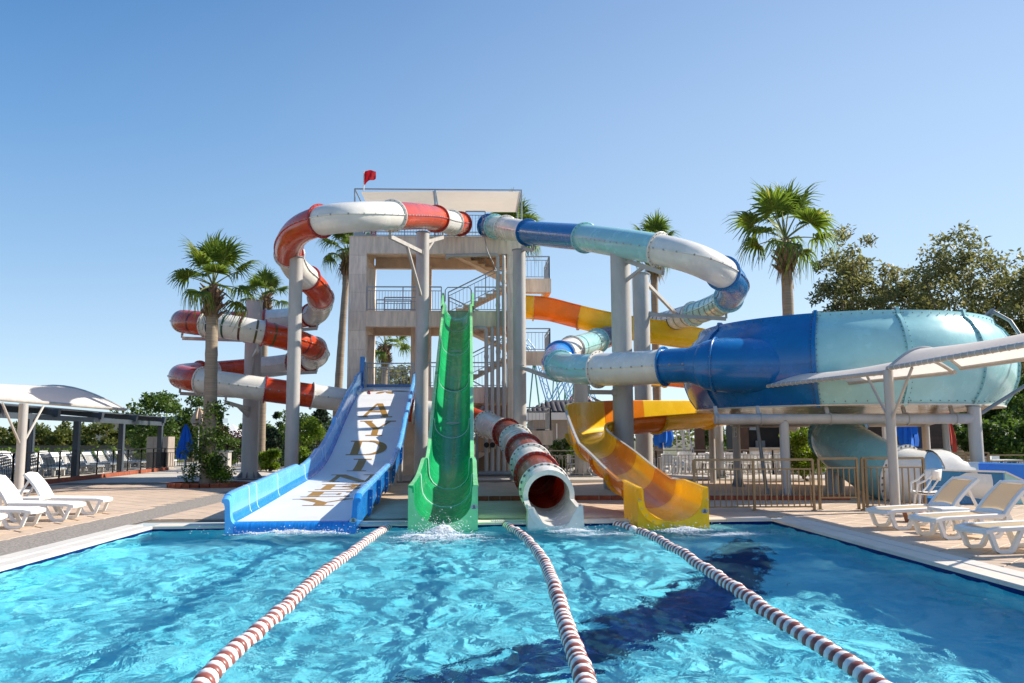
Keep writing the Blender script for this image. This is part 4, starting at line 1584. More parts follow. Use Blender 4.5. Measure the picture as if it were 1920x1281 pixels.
column(790, 31, .24, at(790, 437, 31).z, 'tall grey steel column between the blue and green slides',
       [arm(redp, 3.05, at(790, 475, 31).z, 1.6), arm(redp, 1.25, at(790, 452, 31).z, .45)])
column(975, 32.8, .25, at(975, 470, 32.8).z, 'grey steel column in front of the right corner of the tower', [arm(blup, 2.2, at(975, 468, 32.8).z, 0), arm(blup, 19.4, at(975, 690, 32.8).z, 0)])
column(1169, 26.1, .315, at(1169, 466, 26.1).z, 'thickest grey steel column, rising through the bend of the yellow slide',
       [arm(blup, 6.1, at(1169, 492, 26.1).z, .6), arm(blup, 21.6, 2.95, 0)])
column(1207, 31.2, .31, at(1207, 515, 31.2).z, 'grey steel column behind the thickest column, beside the striped tube',
       [arm(blup, 10.6, at(1207, 590, 31.2).z, 0), (at(1207, 522, 31.2).z, under(blup, 12.6), under(blup, 12.6)[2] + .5, 0)])
column(1345, 34, .21, 3.0, 'short grey steel column with a round base near the cafe railing')
column(640 + 6, 45, .15, 3.0, 'distant grey steel column') if False else None
column(1090, 36, .3, 5.2, 'grey steel column far behind the yellow bend', [(5.0, under(blup, 17.3), under(blup, 17.3)[2], 0)])

# ================================================================== TOWER
tower = thing('slide_tower', 'open beige stone slide tower of three floors with stairs, railings and flat fabric shade', 'tower', (-1.6, 36, 0))
def railing(parent, pts, h=1.05, gap=.125, m=M_rail, name='railing', base=.08, rad=.022):
    mb = MB()
    pts = [V(p) for p in pts]
    for a, b in zip(pts, pts[1:]):
        up = V((0, 0, 1))
        mb.bar(a + up * h, b + up * h, .05, .05)
        mb.bar(a + up * (h - .17), b + up * (h - .17), .03, .03)
        mb.bar(a + up * base, b + up * base, .035, .03)
        L_ = (b - a).length
        n = max(1, int(L_ / gap))
        for i in range(n + 1):
            p = a.lerp(b, i / n)
            post = i == 0 or i == n or (n > 14 and i == n // 2)
            mb.bar(p + up * (0 if post else base), p + up * (h if post else h - .17), .045 if post else .016)
    return mb.build(name, m, parent, ang=0)
ZL = [0, 3.70, 6.95, 10.17]
BT = [0, .65, .65, .72]
def clad(x0, x1, y0, y1, ztop, faces, parent, z0=0.0, hgt=.81):
    mb = MB()
    mb.bb((x0 + .03, y0 + .03, z0), (x1 - .03, y1 - .03, ztop - .01))
    p = mb.build('pillar', M_plaster, parent, ang=0)
    z = ztop
    while z > z0 + .1:
        zb_ = max(z0, z - hgt)
        for f_ in faces:
            mb = MB()
            e = .004
            if f_ == 'F': mb.bb((x0, y0, zb_ + e), (x1, y0 + .03, z - e))
            if f_ == 'R': mb.bb((x1 - .03, y0 + .031, zb_ + e), (x1, y1, z - e))
            if f_ == 'L': mb.bb((x0, y0 + .031, zb_ + e), (x0 + .03, y1, z - e))
            mb.build('panel', M_stone, p, ang=0)
        z -= hgt
    return p
clad(-5.38, -4.64, 36, 36.7, 10.17, 'FRL', tower)
clad(1.36, 2.08, 36, 36.7, 10.17, 'FRL', tower)
clad(-5.06, -4.66, 39.3, 39.7, 9.6, 'FR', tower, hgt=1.6)
clad(-2.98, -2.05, 39.3, 39.7, 9.6, 'FR', tower, hgt=1.6)
clad(1.50, 2.0, 40.1, 40.6, 9.6, 'FR', tower, hgt=1.6)
for k in (1, 2, 3):
    z = ZL[k]
    mb = MB()
    mb.bb((-4.638, 36.02, z - BT[k]), (1.358, 36.32, z))
    mb.build('beam', M_stone2, tower, ang=0)
    mb = MB()
    mb.bb((-4.655, 39.35, z - BT[k] + .02), (1.495, 39.62, z - .2))
    mb.bb((-4.95, 36.71, z - BT[k] + .02), (-4.70, 39.29, z - .2))
    mb.bb((1.45, 36.71, z - BT[k] + .02), (1.70, 40.09, z - .2))
    mb.build('beam', M_plaster, tower, ang=0)
    mb = MB()
    mb.bb((-4.9, 36.33, z - .19), (-1.2, 39.7, z - .003))
    mb.bb((-1.199, 36.33, z - .19), (2.05, 37.25, z - .003))
    if k == 3:
        mb.bb((-1.199, 37.26, z - .19), (2.05, 39.7, z - .003))
    mb.build('floor_slab', M_plaster, tower, ang=0)
    mb = MB()
    mb.bb((-5.40, 35.97, z + .001), (2.1, 36.34, z + .03)) if k == 3 else mb.bb((-4.63, 35.99, z + .001), (1.35, 36.34, z + .025))
    mb.build('capping', M_stone, tower, ang=0)
# stairs: a flight up to the landing on the right, another back to the next floor
for k in range(3):
    z0, z1 = ZL[k], ZL[k + 1]
    zm = (z0 + z1) / 2 + .05
    for (xa, xb, za, zb_, ya, yb_) in ((-1.2, 2.1, z0, zm, 37.3, 38.4), (2.1, -1.2, zm, z1, 38.6, 39.8)):
        mb = MB()
        n = 10
        prof_u = []
        for i in range(n):
            x0, x1 = xa + (xb - xa) * i / n, xa + (xb - xa) * (i + 1) / n
            zz = za + (zb_ - za) * (i + 1) / n
            mb.add([(x0, ya, zz - .26), (x1, ya, zz - .26 + (zb_ - za) / n), (x1, ya, zz), (x0, ya, zz), (x0, yb_, zz - .26), (x1, yb_, zz - .26 + (zb_ - za) / n), (x1, yb_, zz), (x0, yb_, zz)],
                   [(0, 1, 2, 3), (7, 6, 5, 4), (0, 4, 5, 1), (3, 2, 6, 7), (0, 3, 7, 4), (1, 5, 6, 2)])
        mb.build('stair_flight', M_plaster, tower, ang=0)
        railing(tower, [(xa, ya + .04, za + .1), (xb, ya + .04, zb_ + .1)], h=.95, gap=.18)
    mb = MB()
    mb.bb((2.1, 37.2, zm - .62), (3.35, 37.42, zm))
    mb.bb((3.13, 37.421, zm - .62), (3.35, 40, zm))
    mb.bb((2.1, 37.421, zm - .22), (3.129, 40, zm - .01))
    mb.build('landing', M_stone2, tower, ang=0)
    railing(tower, [(2.15, 37.25, zm), (3.28, 37.25, zm), (3.28, 39.9, zm)], h=1.0, gap=.16)
# railings of the floors
gxl = gx(36)
railing(tower, [(-4.6, 36.12, ZL[1] + .02), (wx(36) - 1.2, 36.12, ZL[1] + .02)])
railing(tower, [(wx(36) - .95, 36.45, ZL[1] + .02), (wx(36) + 1.0, 36.45, ZL[1] + .02)])
railing(tower, [(wx(36) + 1.25, 36.12, ZL[1] + .02), (1.3, 36.12, ZL[1] + .02)])
railing(tower, [(-4.6, 36.12, ZL[2] + .02), (gxl - .72, 36.12, ZL[2] + .02)])
railing(tower, [(-3.9, 36.30, ZL[2] + .02), (-2.3, 36.30, ZL[2] + .02)], h=.62, gap=.14)
railing(tower, [(gxl + .72, 36.12, ZL[2] + .02), (1.3, 36.12, ZL[2] + .02)])
railing(tower, [(-5.2, 36.15, ZL[3] + .03), (-.9, 36.15, ZL[3] + .03)])
railing(tower, [(-.42, 36.15, ZL[3] + .03), (.42, 36.15, ZL[3] + .03)], h=1.15)
railing(tower, [(-5.2, 36.2, ZL[3] + .03), (-5.2, 39.5, ZL[3] + .03), (2.0, 39.5, ZL[3] + .03)])
for k in (1, 2):
    railing(tower, [(-4.6, 39.45, ZL[k]), (-3.0, 39.45, ZL[k])])
# flat fabric shade on its pipe frame
mb = MB()
zt = 12.3
for x in (-5.2, -1.75, 2.0):
    for y in (36.1, 39.6):
        mb.cyl((x, y, 10.17), (x, y, zt), .035, n=8)
mb.tube([(-5.2, 36.1, zt), (2.0, 36.1, zt)], .03, 8)
mb.tube([(-5.2, 39.6, zt), (2.0, 39.6, zt)], .03, 8)
mb.tube([(-5.2, 36.1, zt), (-5.2, 39.6, zt)], .03, 8)
mb.tube([(2.0, 36.1, zt), (2.0, 39.6, zt)], .03, 8)
mb.tube([(-1.75, 36.1, zt), (-1.75, 39.6, zt)], .03, 8)
mb.build('shade_frame', M_rail, tower)
for xa, xb in ((-4.95, -1.8), (-1.7, 1.95)):
    mb = MB()
    n, k = 12, 8
    vs = [(xa + (xb - xa) * i / n, 36.15 + 3.4 * j / k, zt - .05 - .10 * math.sin(math.pi * i / n) * math.sin(math.pi * j / k) - (.06 * (1 - i / n) if xa < -3 else 0)) for j in range(k + 1) for i in range(n + 1)]
    mb.add(vs, [(j * (n + 1) + i, j * (n + 1) + i + 1, (j + 1) * (n + 1) + i + 1, (j + 1) * (n + 1) + i) for j in range(k) for i in range(n)])
    mb.build('shade_cloth', M_fabric, tower)
# ground floor walls
mb = MB()
mb.bb((-4.6, 37.5, 0), (-.1, 37.7, 3.04))
mb.build('wall', M_plaster, tower, ang=0)
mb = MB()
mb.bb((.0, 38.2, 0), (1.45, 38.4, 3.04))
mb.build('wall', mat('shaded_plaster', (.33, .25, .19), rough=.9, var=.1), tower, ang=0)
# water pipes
def pipe(pts, r, m=M_steel, name='pipe', parent=tower, collars=()):
    mb = MB()
    P = [V(p) for p in pts]
    sm = []
    for i, p in enumerate(P):
        if 0 < i < len(P) - 1:
            a, b = (P[i - 1] - p), (P[i + 1] - p)
            q = min(.16, a.length / 2, b.length / 2)
            for t in range(5):
                s_ = t / 4
                A, B_ = p + a.normalized() * q, p + b.normalized() * q
                sm.append((A * (1 - s_) + p * s_) * (1 - s_) + (p * (1 - s_) + B_ * s_) * s_)
        else:
            sm.append(p)
    mb.tube(sm, r, 12)
    for c in collars:
        mb.cyl(V(c) - V((0, 0, .06)), V(c) + V((0, 0, .06)), r * 1.2, n=12)
    return mb.build(name, m, parent)
x1, x2, x3, x4 = [at(u, 700, 35.85).x for u in (912, 923, 934, 945)]
zt1 = at(934, 478, 35.85).z
xl = at(838, 480, 35.85).x
pipe([(x3, 35.85, .1), (x3, 35.85, zt1), (xl, 35.85, zt1 - .05), (xl, 36.3, zt1 - .06)], .085, collars=[(x3, 35.85, z) for z in (1.2, 3.4, 5.2, 7.2)])
pipe([(x4, 35.85, .1), (x4, 35.85, zt1 - .02), (x4 + .05, 36.2, zt1)], .085, collars=[(x4, 35.85, z) for z in (1.2, 3.9, 6.0, 8.2)])
zt2 = at(912, 615, 35.85).z
pipe([(x1, 35.85, .1), (x1, 35.85, zt2), (x1 - .5, 35.85, zt2), (x1 - .5, 36.3, zt2)], .085, collars=[(x1, 35.85, z) for z in (1.2, 3.3, 5.0)])
pipe([(x2, 35.85, .1), (x2, 35.85, zt2), (x2, 36.3, zt2)], .085, collars=[(x2, 35.85, z) for z in (1.2, 2.7, 4.6)])
pipe([(x1 - .35, 35.8, .12), (x4 + .3, 35.8, .12)], .10, M_steeld)
pipe([(x1 - .4, 35.9, .1), (x1 - .4, 35.9, 2.6), (x1 - .1, 35.9, 2.9)], .07, M_steeld)
for x in (x1, x2):
    mb = MB()
    mb.cyl((x, 35.85, 1.3), (x, 35.7, 1.3), .10, n=12)
    mb.tube([(x + .1 * math.cos(2 * math.pi * i / 12), 35.66, 1.3 + .1 * math.sin(2 * math.pi * i / 12)) for i in range(12)], .014, 6, closed=True)
    mb.build('valve', M_dark, tower)
pipe([at(905, 405, 35.8), at(907, 430, 35.8), at(913, 470, 35.7), at(923, 490, 35.7), at(931, 508, 35.7)], .018, M_steeld, 'hose')
mb = MB()
mb.bb((-.9, 36.02, 10.2), (-.82, 36.04, 10.5))
tag(tower)
# red lettered board on the top deck
sgn = thing('sign_board', 'small dark red board with white marks behind the top railing of the tower', 'sign', at(701, 432, 36.5), None)
p = at(701, 431, 36.5)
mb = MB()
mb.bb((p.x - .12, 36.42, 10.2), (p.x + .12, 36.5, 10.85))
mb.build('panel', M_dred, sgn, ang=0)
mb = MB()
for i, (w, dz) in enumerate(((.12, .10), (.08, .16), (.12, .22), (.05, .30), (.11, .36))):
    mb.bb((p.x - w / 2, 36.40, 10.3 + dz), (p.x + w / 2, 36.415, 10.33 + dz))
mb.build('lettering', M_white, sgn, ang=0)
sg2 = thing('notice_board', 'small blue notice fixed to the tower pillar at first floor height', 'sign', at(777, 668, 36.0))
mb = MB()
a, b = at(774, 682, 36.0), at(780, 653, 36.0)
mb.bb((a.x, 39.25, a.z), (b.x + .12, 39.29, b.z + .4))
mb.build('panel', M_mblue, sg2, ang=0)
mb = MB()
for i in range(5):
    mb.bb((a.x + .03, 39.235, a.z + .12 + i * .18), (a.x + .18, 39.249, a.z + .17 + i * .18))
mb.build('lettering', M_white, sg2, ang=0)
# flag
fl_ = thing('flag', 'small red flag on a white pole above the tower', 'flag', (-4.75, 36.1, 10.2))
mb = MB()
q0, q1 = at(682, 350, 36.05), at(682, 321, 36.05)
mb.cyl((q0.x, 36.05, 12.2), (q1.x, 36.05, q1.z), .025, n=8)
mb.build('pole', M_plastic, fl_)
mb = MB()
n = 8
vs = []
for i in range(n + 1):
    for j in range(5):
        s = i / n
        vs.append((q1.x + .02 + .50 * s, 36.05 + .07 * math.sin(s * 7 + j * .4), q1.z - .02 + .07 * s - (j / 4) * (.62 - .30 * s) + .05 * math.sin(s * 5)))
mb.add(vs, [(i * 5 + j, i * 5 + j + 1, i * 5 + j + 6, i * 5 + j + 5) for i in range(n) for j in range(4)])
mb.build('cloth', M_redfab, fl_)

# ================================================================== PALMS, TREES, SHRUBS
def frond_mesh(seed, spread=1.0, droop=1.0, ln=1.0):
    """a fan palm leaf: stalk along +X rising, then a fan of folded leaflets whose tips hang"""
    rg = random.Random(seed)
    mb = MB()
    pl = 1.05 * ln
    st = [V((pl * t, 0, .10 * math.sin(t * 2.2))) for t in [i / 5 for i in range(6)]]
    mb.tube(st, [.035, .03, .026, .022, .02, .018], 5, 1)
    base = st[-1]
    n = 34
    for i in range(n):
        g = (i / (n - 1) - .5) * R(250) * spread
        L_ = (.98 - .25 * abs(i / (n - 1) - .5) * 2) * ln * rg.uniform(.88, 1.08)
        d = V((math.cos(g), math.sin(g), 0))
        side = V((-d.y, d.x, 0))
        w = .040 * ln
        cup = .32
        pts = []
        for t in (0, .3, .58, .8, 1.0):
            z = cup * L_ * t * (1 - t * .6) * (1 - .5 * abs(g) / 2.2) - droop * .55 * L_ * max(0, t - .50) ** 2 * 2.6 * rg.uniform(.6, 1.5)
            r = L_ * (t - .12 * max(0, t - .6) * droop)
            pts.append(base + d * r + V((0, 0, z)) + side * rg.uniform(-.07, .07) * t)
        ws_ = [.010, w, w * .85, w * .42, .004]
        vs = []
        for k, p in enumerate(pts):
            fold = V((0, 0, .018 if k in (1, 2) else 0))
            vs += [p - side * ws_[k], p + fold, p + side * ws_[k]]
        fs = []
        for k in range(4):
            q = 3 * k
            fs += [(q, q + 1, q + 4, q + 3), (q + 1, q + 2, q + 5, q + 4)]
        mb.add(vs, fs, 0)
    return mb.mesh('frond', [M_palm, M_stalk], ang=0)
M_stalk = mat('palm_stalk', (.17, .20, .05), rough=.6)
FR = [frond_mesh(1, .92, .5, 1.12), frond_mesh(2, .9, .95, 1.12), frond_mesh(3, .85, 1.5), frond_mesh(4, .75, 2.2), frond_mesh(5, .97, .75, 1.12)]
M_deadleaf = leafmat('dead_leaf', (.16, .10, .04), (.30, .20, .07), None, 1)
def palm(label, x, y, z_boot, lean=(0, 0), s=1.0, r0=.24, r1=.17, seed=1, boots=True, nf=22, zbase=0.0, dead=4, bl=1.3):
    rg = random.Random(seed)
    t = thing('palm_tree', label, 'palm tree', (x, y, zbase), 'fan palms around the slides')
    n = 26
    pts, rs = [], []
    for i in range(n + 1):
        f_ = i / n
        pts.append(V((x + lean[0] * f_ ** 1.5, y + lean[1] * f_ ** 1.5, zbase + (z_boot - zbase) * f_)))
        rs.append((r0 + (r1 - r0) * f_) * (1 + .22 * max(0, 1 - f_ * 9)) + .008 * math.sin(i * 2.7))
    mb = MB()
    mb.tube(pts, rs, 14)
    mb.build('trunk', M_palmbark, t)
    top = pts[-1]
    mb = MB()                                   # old leaf bases below the crown
    for i in range(46 if boots else 20):
        g = i * 2.4
        zz = rg.uniform(-.55, .75) * bl / 1.3
        p = top + V((math.cos(g) * r1 * .9, math.sin(g) * r1 * .9, zz))
        d = V((math.cos(g), math.sin(g), rg.uniform(.9, 1.8))).normalized()
        L_ = rg.uniform(.28, .5) * s
        mb.tube([p, p + d * L_ * .6, p + d * L_ + V((math.cos(g), math.sin(g), 0)) * .06], [.075 * s, .06 * s, .02], 5)
    mb.tube([top - V((0, 0, .3)), top + V((0, 0, .9 * s))], [r1 * 1.15, r1 * .7], 10)
    mb.build('leaf_bases', M_boot, t, ang=0)
    c = top + V((0, 0, .85 * s))
    off = ORG[t.name]
    for i in range(nf):
        f_ = i / nf
        g = i * 2.39996 + rg.uniform(-.25, .25)
        el = R(84 - 118 * f_ + rg.uniform(-8, 8))
        k = 0 if f_ < .25 else (4 if f_ < .42 else (1 if f_ < .62 else (2 if f_ < .82 else 3)))
        o = link('frond', FR[k], t, loc=c - off)
        sc = s * rg.uniform(.85, 1.1)
        M = Matrix.Rotation(g, 3, 'Z') @ Matrix.Rotation(-el, 3, 'Y') @ Matrix.Rotation(rg.uniform(-.5, .5), 3, 'X')
        o.rotation_euler = M.to_euler()
        o.scale = (sc, sc, sc)
        ORG[o.name] = off
    if dead:
        mb = MB()
        for i in range(dead * 26):
            g = rg.uniform(0, 6.28)
            p = top + V((math.cos(g) * .22, math.sin(g) * .22, rg.uniform(.1, .7)))
            q = p + V((math.cos(g) * rg.uniform(.1, .5), math.sin(g) * rg.uniform(.1, .5), -rg.uniform(.4, 1.3) * s))
            sd_ = V((-math.sin(g), math.cos(g), 0)) * .03
            mb.add([p - sd_, p + sd_, q + sd_ * .3, q - sd_ * .3], [(0, 1, 2, 3)])
        mb.build('dead_leaves', M_deadleaf, t, ang=0)
    return t
def pz(u, v, Y): return at(u, v, Y)
a = pz(398, 575, 29.5)
palm('leafy fan palm in front of the red coil with ivy round its foot', px(394, 29.5), 29.5, a.z, (a.x - px(394, 29.5), 0), .86, .25, .19, 3, nf=17, dead=1, bl=.9)
a = pz(497, 582, 45)
palm('smaller fan palm standing behind the red coil', a.x, 45, a.z, (0, 0), .78, .22, .17, 5, nf=15, dead=3)
a = pz(651, 500, 44)
palm('tall slim fan palm touching the left edge of the tower', px(629, 44), 44, a.z, (a.x - px(629, 44), 0), .88, .24, .16, 7, nf=18, dead=6)
a = pz(719, 655, 58)
palm('fan palm seen through the open tower below its second floor', a.x, 58, a.z - .6, (.1, 0), 1.0, .30, .22, 9, nf=16, dead=5)
a = pz(960, 478, 50)
palm('fan palm whose crown shows behind the top right corner of the tower', a.x, 50, a.z, (0, 0), 1.2, .26, .2, 11, nf=19, dead=6)
a = pz(1226, 500, 44)
palm('fan palm behind the grey columns of the blue tube, crown above the white tube', a.x, 44, a.z, (0, 0), .95, .24, .18, 13, nf=17, dead=8)
a = pz(1474, 495, 38)
palm('big sunlit fan palm rising behind the round bowl', px(1487, 38), 38, a.z, (a.x - px(1487, 38), 0), 1.36, .30, .24, 15, nf=17, dead=2, bl=1.0)

def leaves(mb, c, rad, n, size, rg, mi=0, hollow=.55, aspect=.5):
    for _ in range(n):
        d = V((rg.gauss(0, 1), rg.gauss(0, 1), rg.gauss(0, 1))).normalized()
        q = hollow + (1 - hollow) * rg.random() if rg.random() < .75 else rg.random()
        p = c + V((d.x * rad[0], d.y * rad[1], d.z * rad[2])) * q
        a = V((rg.uniform(-1, 1), rg.uniform(-1, 1), rg.uniform(-.8, .8))).normalized()
        b = a.cross(V((rg.uniform(-1, 1), rg.uniform(-1, 1), rg.uniform(-1, 1)))).normalized()
        L_ = size * rg.uniform(.6, 1.35)
        w = L_ * aspect
        mb.add([p, p + a * L_ * .5 + b * w * .5, p + a * L_, p + a * L_ * .5 - b * w * .5], [(0, 1, 2, 3)], mi)
def tree(label, x, y, h, rx, seed, m, cat='tree', name='tree', group=None, trunk_h=.35, ncl=26, nl=150, lsize=.22, rz_=None, tr=.16, ry=None, limbs=7, z0=0.0, shape='round', aspect=.5, fill=1.0):
    rg = random.Random(seed)
    t = thing(name, label, cat, (x, y, z0), group)
    mb = MB()
    zc = h * (trunk_h + (1 - trunk_h) / 2)
    rzz = h * (1 - trunk_h) / 2
    ry = ry or rx
    base = V((x, y, z0))
    fork = base + V((rg.uniform(-.2, .2), 0, h * trunk_h))
    mb.tube([base, base.lerp(fork, .5) + V((.05, 0, 0)), fork, fork + V((rg.uniform(-.3, .3), 0, h * (1 - trunk_h) * .6))], [tr, tr * .85, tr * .7, tr * .15], 8)
    cl = []
    for i in range(ncl):
        while True:
            d = V((rg.uniform(-1, 1), rg.uniform(-1, 1), rg.uniform(-1, 1)))
            if .25 < d.length < 1: break
        if shape == 'cone':
            zz = rg.random() ** 1.3
            g = rg.uniform(0, 6.28)
            q = (1 - zz) * rg.uniform(.5, 1)
            c = base + V((math.cos(g) * q * rx, math.sin(g) * q * ry, h * trunk_h + zz * h * (1 - trunk_h) * .95))
            cr = rx * (.12 + .28 * (1 - zz)) * rg.uniform(.8, 1.2)
            cl.append((c, (cr, cr, cr * .6)))
        else:
            c = base + V((d.x * rx * .86, d.y * ry * .86, zc + d.z * rzz * .86))
            cr = min(rx, rzz) * rg.uniform(.22, .42) * fill
            cl.append((c, (cr, cr, cr * rg.uniform(.7, 1.0))))
    for i in range(min(limbs, len(cl))):
        c = cl[i][0]
        m1 = fork.lerp(c, .5) + V((0, 0, -.06 * h * rg.random()))
        mb.tube([fork.lerp(base, rg.random() * .2), m1, c], [tr * .5, tr * .28, tr * .08], 5)
    mb.build('trunk', M_bark, t)
    mb = MB()
    for c, rad in cl:
        leaves(mb, c, rad, int(nl * rg.uniform(.7, 1.3)), lsize, rg, aspect=aspect)
    mb.build('crown', m, t, ang=0)
    return t
GT = 'tall olive-brown trees behind the bowl'
for u, v, Y, rx, sd_, lab in ((1590, 395, 56, 3.3, 21, 'tall loose olive-brown tree right of the big palm'), (1690, 465, 60, 2.7, 22, 'lower olive-brown tree between two taller ones behind the bowl'),
                              (1805, 398, 54, 4.3, 23, 'broadest and tallest olive-brown tree behind the bowl'), (1915, 490, 50, 3.4, 24, 'reddish brown tree at the right edge behind the bowl')):
    p = at(u, v, Y)
    tree(lab, p.x, Y, p.z, rx, sd_, M_euc, group=GT, trunk_h=.16, ncl=115, nl=105, lsize=.33, tr=.24, limbs=34, aspect=.40, fill=.66)
for u, v, Y, rx, sd_, lab in ((1850, 700, 44, 2.6, 31, 'dense dark green tree under the right end of the bowl'), (1925, 690, 42, 2.6, 32, 'dense dark green tree at the right edge below the canopy'),
                              (1790, 765, 48, 2.4, 33, 'bright green bushy tree behind the stone wall on the right'), (1880, 780, 38, 2.4, 34, 'low dark bush in front of the dense trees on the right')):
    p = at(u, v, Y)
    tree(lab, p.x, Y, p.z, rx, sd_, M_leaf, group='green trees behind the right terrace', trunk_h=.06, ncl=40, nl=220, lsize=.22, tr=.14, limbs=6)
# trees and bushes on the left
p = at(310, 722, 54)
tree('light green broad tree behind the left pergola', p.x, 54, p.z, 3.2, 41, M_leaf, trunk_h=.1, ncl=52, nl=150, lsize=.24, tr=.14, limbs=14, fill=.8)
GB = 'bushy trees beyond the garden wall'
for k, (u, v, Y, rx) in enumerate(((12, 795, 66, 2.5), (58, 808, 68, 2.4), (100, 792, 66, 2.6), (150, 800, 67, 2.5), (196, 790, 65, 2.6), (240, 800, 66, 2.4), (282, 806, 66, 2.4), (345, 800, 70, 2.6), (388, 795, 72, 2.6))):
    p = at(u, v, Y)
    tree('bushy olive green tree beyond the garden wall, ' + ('at the left picture edge', 'left of the canopy post', 'right of the canopy post', 'left of the first full pergola post', 'right of the first full pergola post', 'left of the second pergola post', 'left of the last pergola post', 'left of the ivy-clad palm', 'behind the ivy-clad palm')[k], p.x, Y, p.z, rx, 50 + k, M_hedge, group=GB, trunk_h=.05, ncl=22, nl=150, lsize=.30, tr=.1, limbs=3)
for u, v, Y, rx, sd_, m, lab, shp, nm in (
    (407, 752, 60, 1.1, 61, M_leafd, 'slim dark conifer with a pointed top left of the thick column', 'cone', 'conifer'),
    (430, 797, 52, 1.2, 62, M_leafp, 'purple-leaved bush beside the thick grey column', 'round', 'shrub'),
    (422, 812, 50, 1.0, 63, M_leaf, 'green bush below the purple-leaved bush', 'round', 'shrub'),
    (520, 772, 52, 1.3, 64, M_leafd, 'dark conifer between the two left grey columns', 'cone', 'conifer'),
    (565, 758, 48, 1.35, 65, M_leafy, 'bright yellow-green young tree left of the blue slide', 'round', 'tree'),
    (602, 762, 50, 1.5, 66, M_leafd, 'dark green conifer right of the bright young tree', 'cone', 'conifer'),
    (470, 780, 70, 2.4, 67, M_leaf, 'dark tree far behind the thick grey column', 'round', 'tree'),
    (560, 775, 75, 2.6, 68, M_leaf, 'dark tree far behind the left columns', 'round', 'tree'),
    (630, 758, 78, 2.4, 69, M_leaf, 'dark tree far behind, next to the tower', 'round', 'tree'),
    (505, 838, 44, .72, 70, M_leafy, 'round yellow-green ball shrub behind the blue slide', 'round', 'shrub'),
    (560, 838, 43, 1.0, 71, M_leafy, 'low clipped yellow-green shrub beside the ball shrub', 'round', 'shrub'),
    (590, 842, 43, .9, 72, M_leafy, 'low clipped green shrub close to the blue slide wall', 'round', 'shrub')):
    p = at(u, v, Y)
    tree(lab, p.x, Y, p.z, rx, sd_, m, cat=nm if nm != 'conifer' else 'conifer', name=nm, trunk_h=.28 if 'young' in lab else .04, ncl=34 if shp == 'cone' else 20, nl=150, lsize=.17 if Y < 60 else .3, tr=.07, limbs=4, shape=shp)
for u, v, Y, rx, sd_, lab in ((735, 668, 62, 2.1, 81, 'olive tree seen through the tower behind the palm trunk'), (690, 690, 66, 2.0, 82, 'olive tree at the left edge of the tower opening'), (768, 700, 64, 1.8, 83, 'olive tree seen through the tower, right of the palm trunk')):
    p = at(u, v, Y)
    tree(lab, p.x, Y, p.z, rx, sd_, M_euc, trunk_h=.2, ncl=34, nl=130, lsize=.28, tr=.14, limbs=8)
p = at(1510, 795, 30.5)
tree('round glossy green shrub standing under the bowl', p.x, 30.5, p.z, .85, 91, M_leafy, cat='shrub', name='shrub', trunk_h=.05, ncl=44, nl=170, lsize=.11, tr=.06, limbs=3)
p = at(1062, 815, 42)
tree('green shrub with reddish tips beside the small tiled building', p.x, 42, p.z, .95, 92, M_leaf, cat='shrub', name='shrub', trunk_h=.05, ncl=26, nl=150, lsize=.14, tr=.06, limbs=3)
for u, v, Y, rx, sd_, lab in ((1420, 800, 47, 1.2, 93, 'green tree beside the brown post of the cafe'), (1330, 800, 50, 1.2, 94, 'dark green tree behind the white ladders'), (1385, 790, 56, 1.8, 95, 'dark green tree behind the cafe bar')):
    p = at(u, v, Y)
    tree(lab, p.x, Y, p.z, rx, sd_, M_leaf, trunk_h=.05, ncl=24, nl=140, lsize=.18, tr=.08, limbs=3)
# ivy and planter round the foot of the nearest palm
pl = thing('planter_bed', 'brick edged bed at the foot of the ivy-clad palm', 'planter', (px(394, 29.3), 29.3, 0))
pc = V((px(394, 29.3), 29.3, 0))
for i in range(26):
    g = 2 * math.pi * i / 26
    mb = MB()
    mb.box(V((0, 0, 0)), (.28, .12, .16))
    me = mb.mesh('brick', M_brick, ang=0) if i == 0 else me
    o = link('brick', me, pl, loc=(1.25 * math.cos(g), .85 * math.sin(g), .07), rz=g + math.pi / 2)
mb = MB()
mb.lathe([(0, .10), (1.0, .09)], pc, 20)
mb.build('soil', M_bark, pl, ang=0)
iv = thing('ivy', 'green ivy climbing the trunk of the nearest palm', 'ivy', (pc.x, pc.y, .1))
rg = random.Random(5)
mb = MB()
for k in range(30):
    z = 2.5 * rg.random() ** 1.2
    g = rg.uniform(0, 6.28)
    q = .45 * rg.random() + .15 + .5 * max(0, .6 - z)
    leaves(mb, V((pc.x - .05 + math.cos(g) * q, pc.y + math.sin(g) * q * .6, .25 + z)), (.34, .30, .34), 110, .11, rg)
mb.build('leaves', M_leaf, iv, ang=0)
mb = MB()
for k in range(10):
    leaves(mb, V((pc.x + rg.uniform(.15, .9), pc.y - .3 + rg.uniform(-.3, .2), .2 + rg.random() * .35)), (.22, .2, .2), 70, .10, rg)
mb.build('flower_clump', M_leafy, iv, ang=0, kind='stuff')

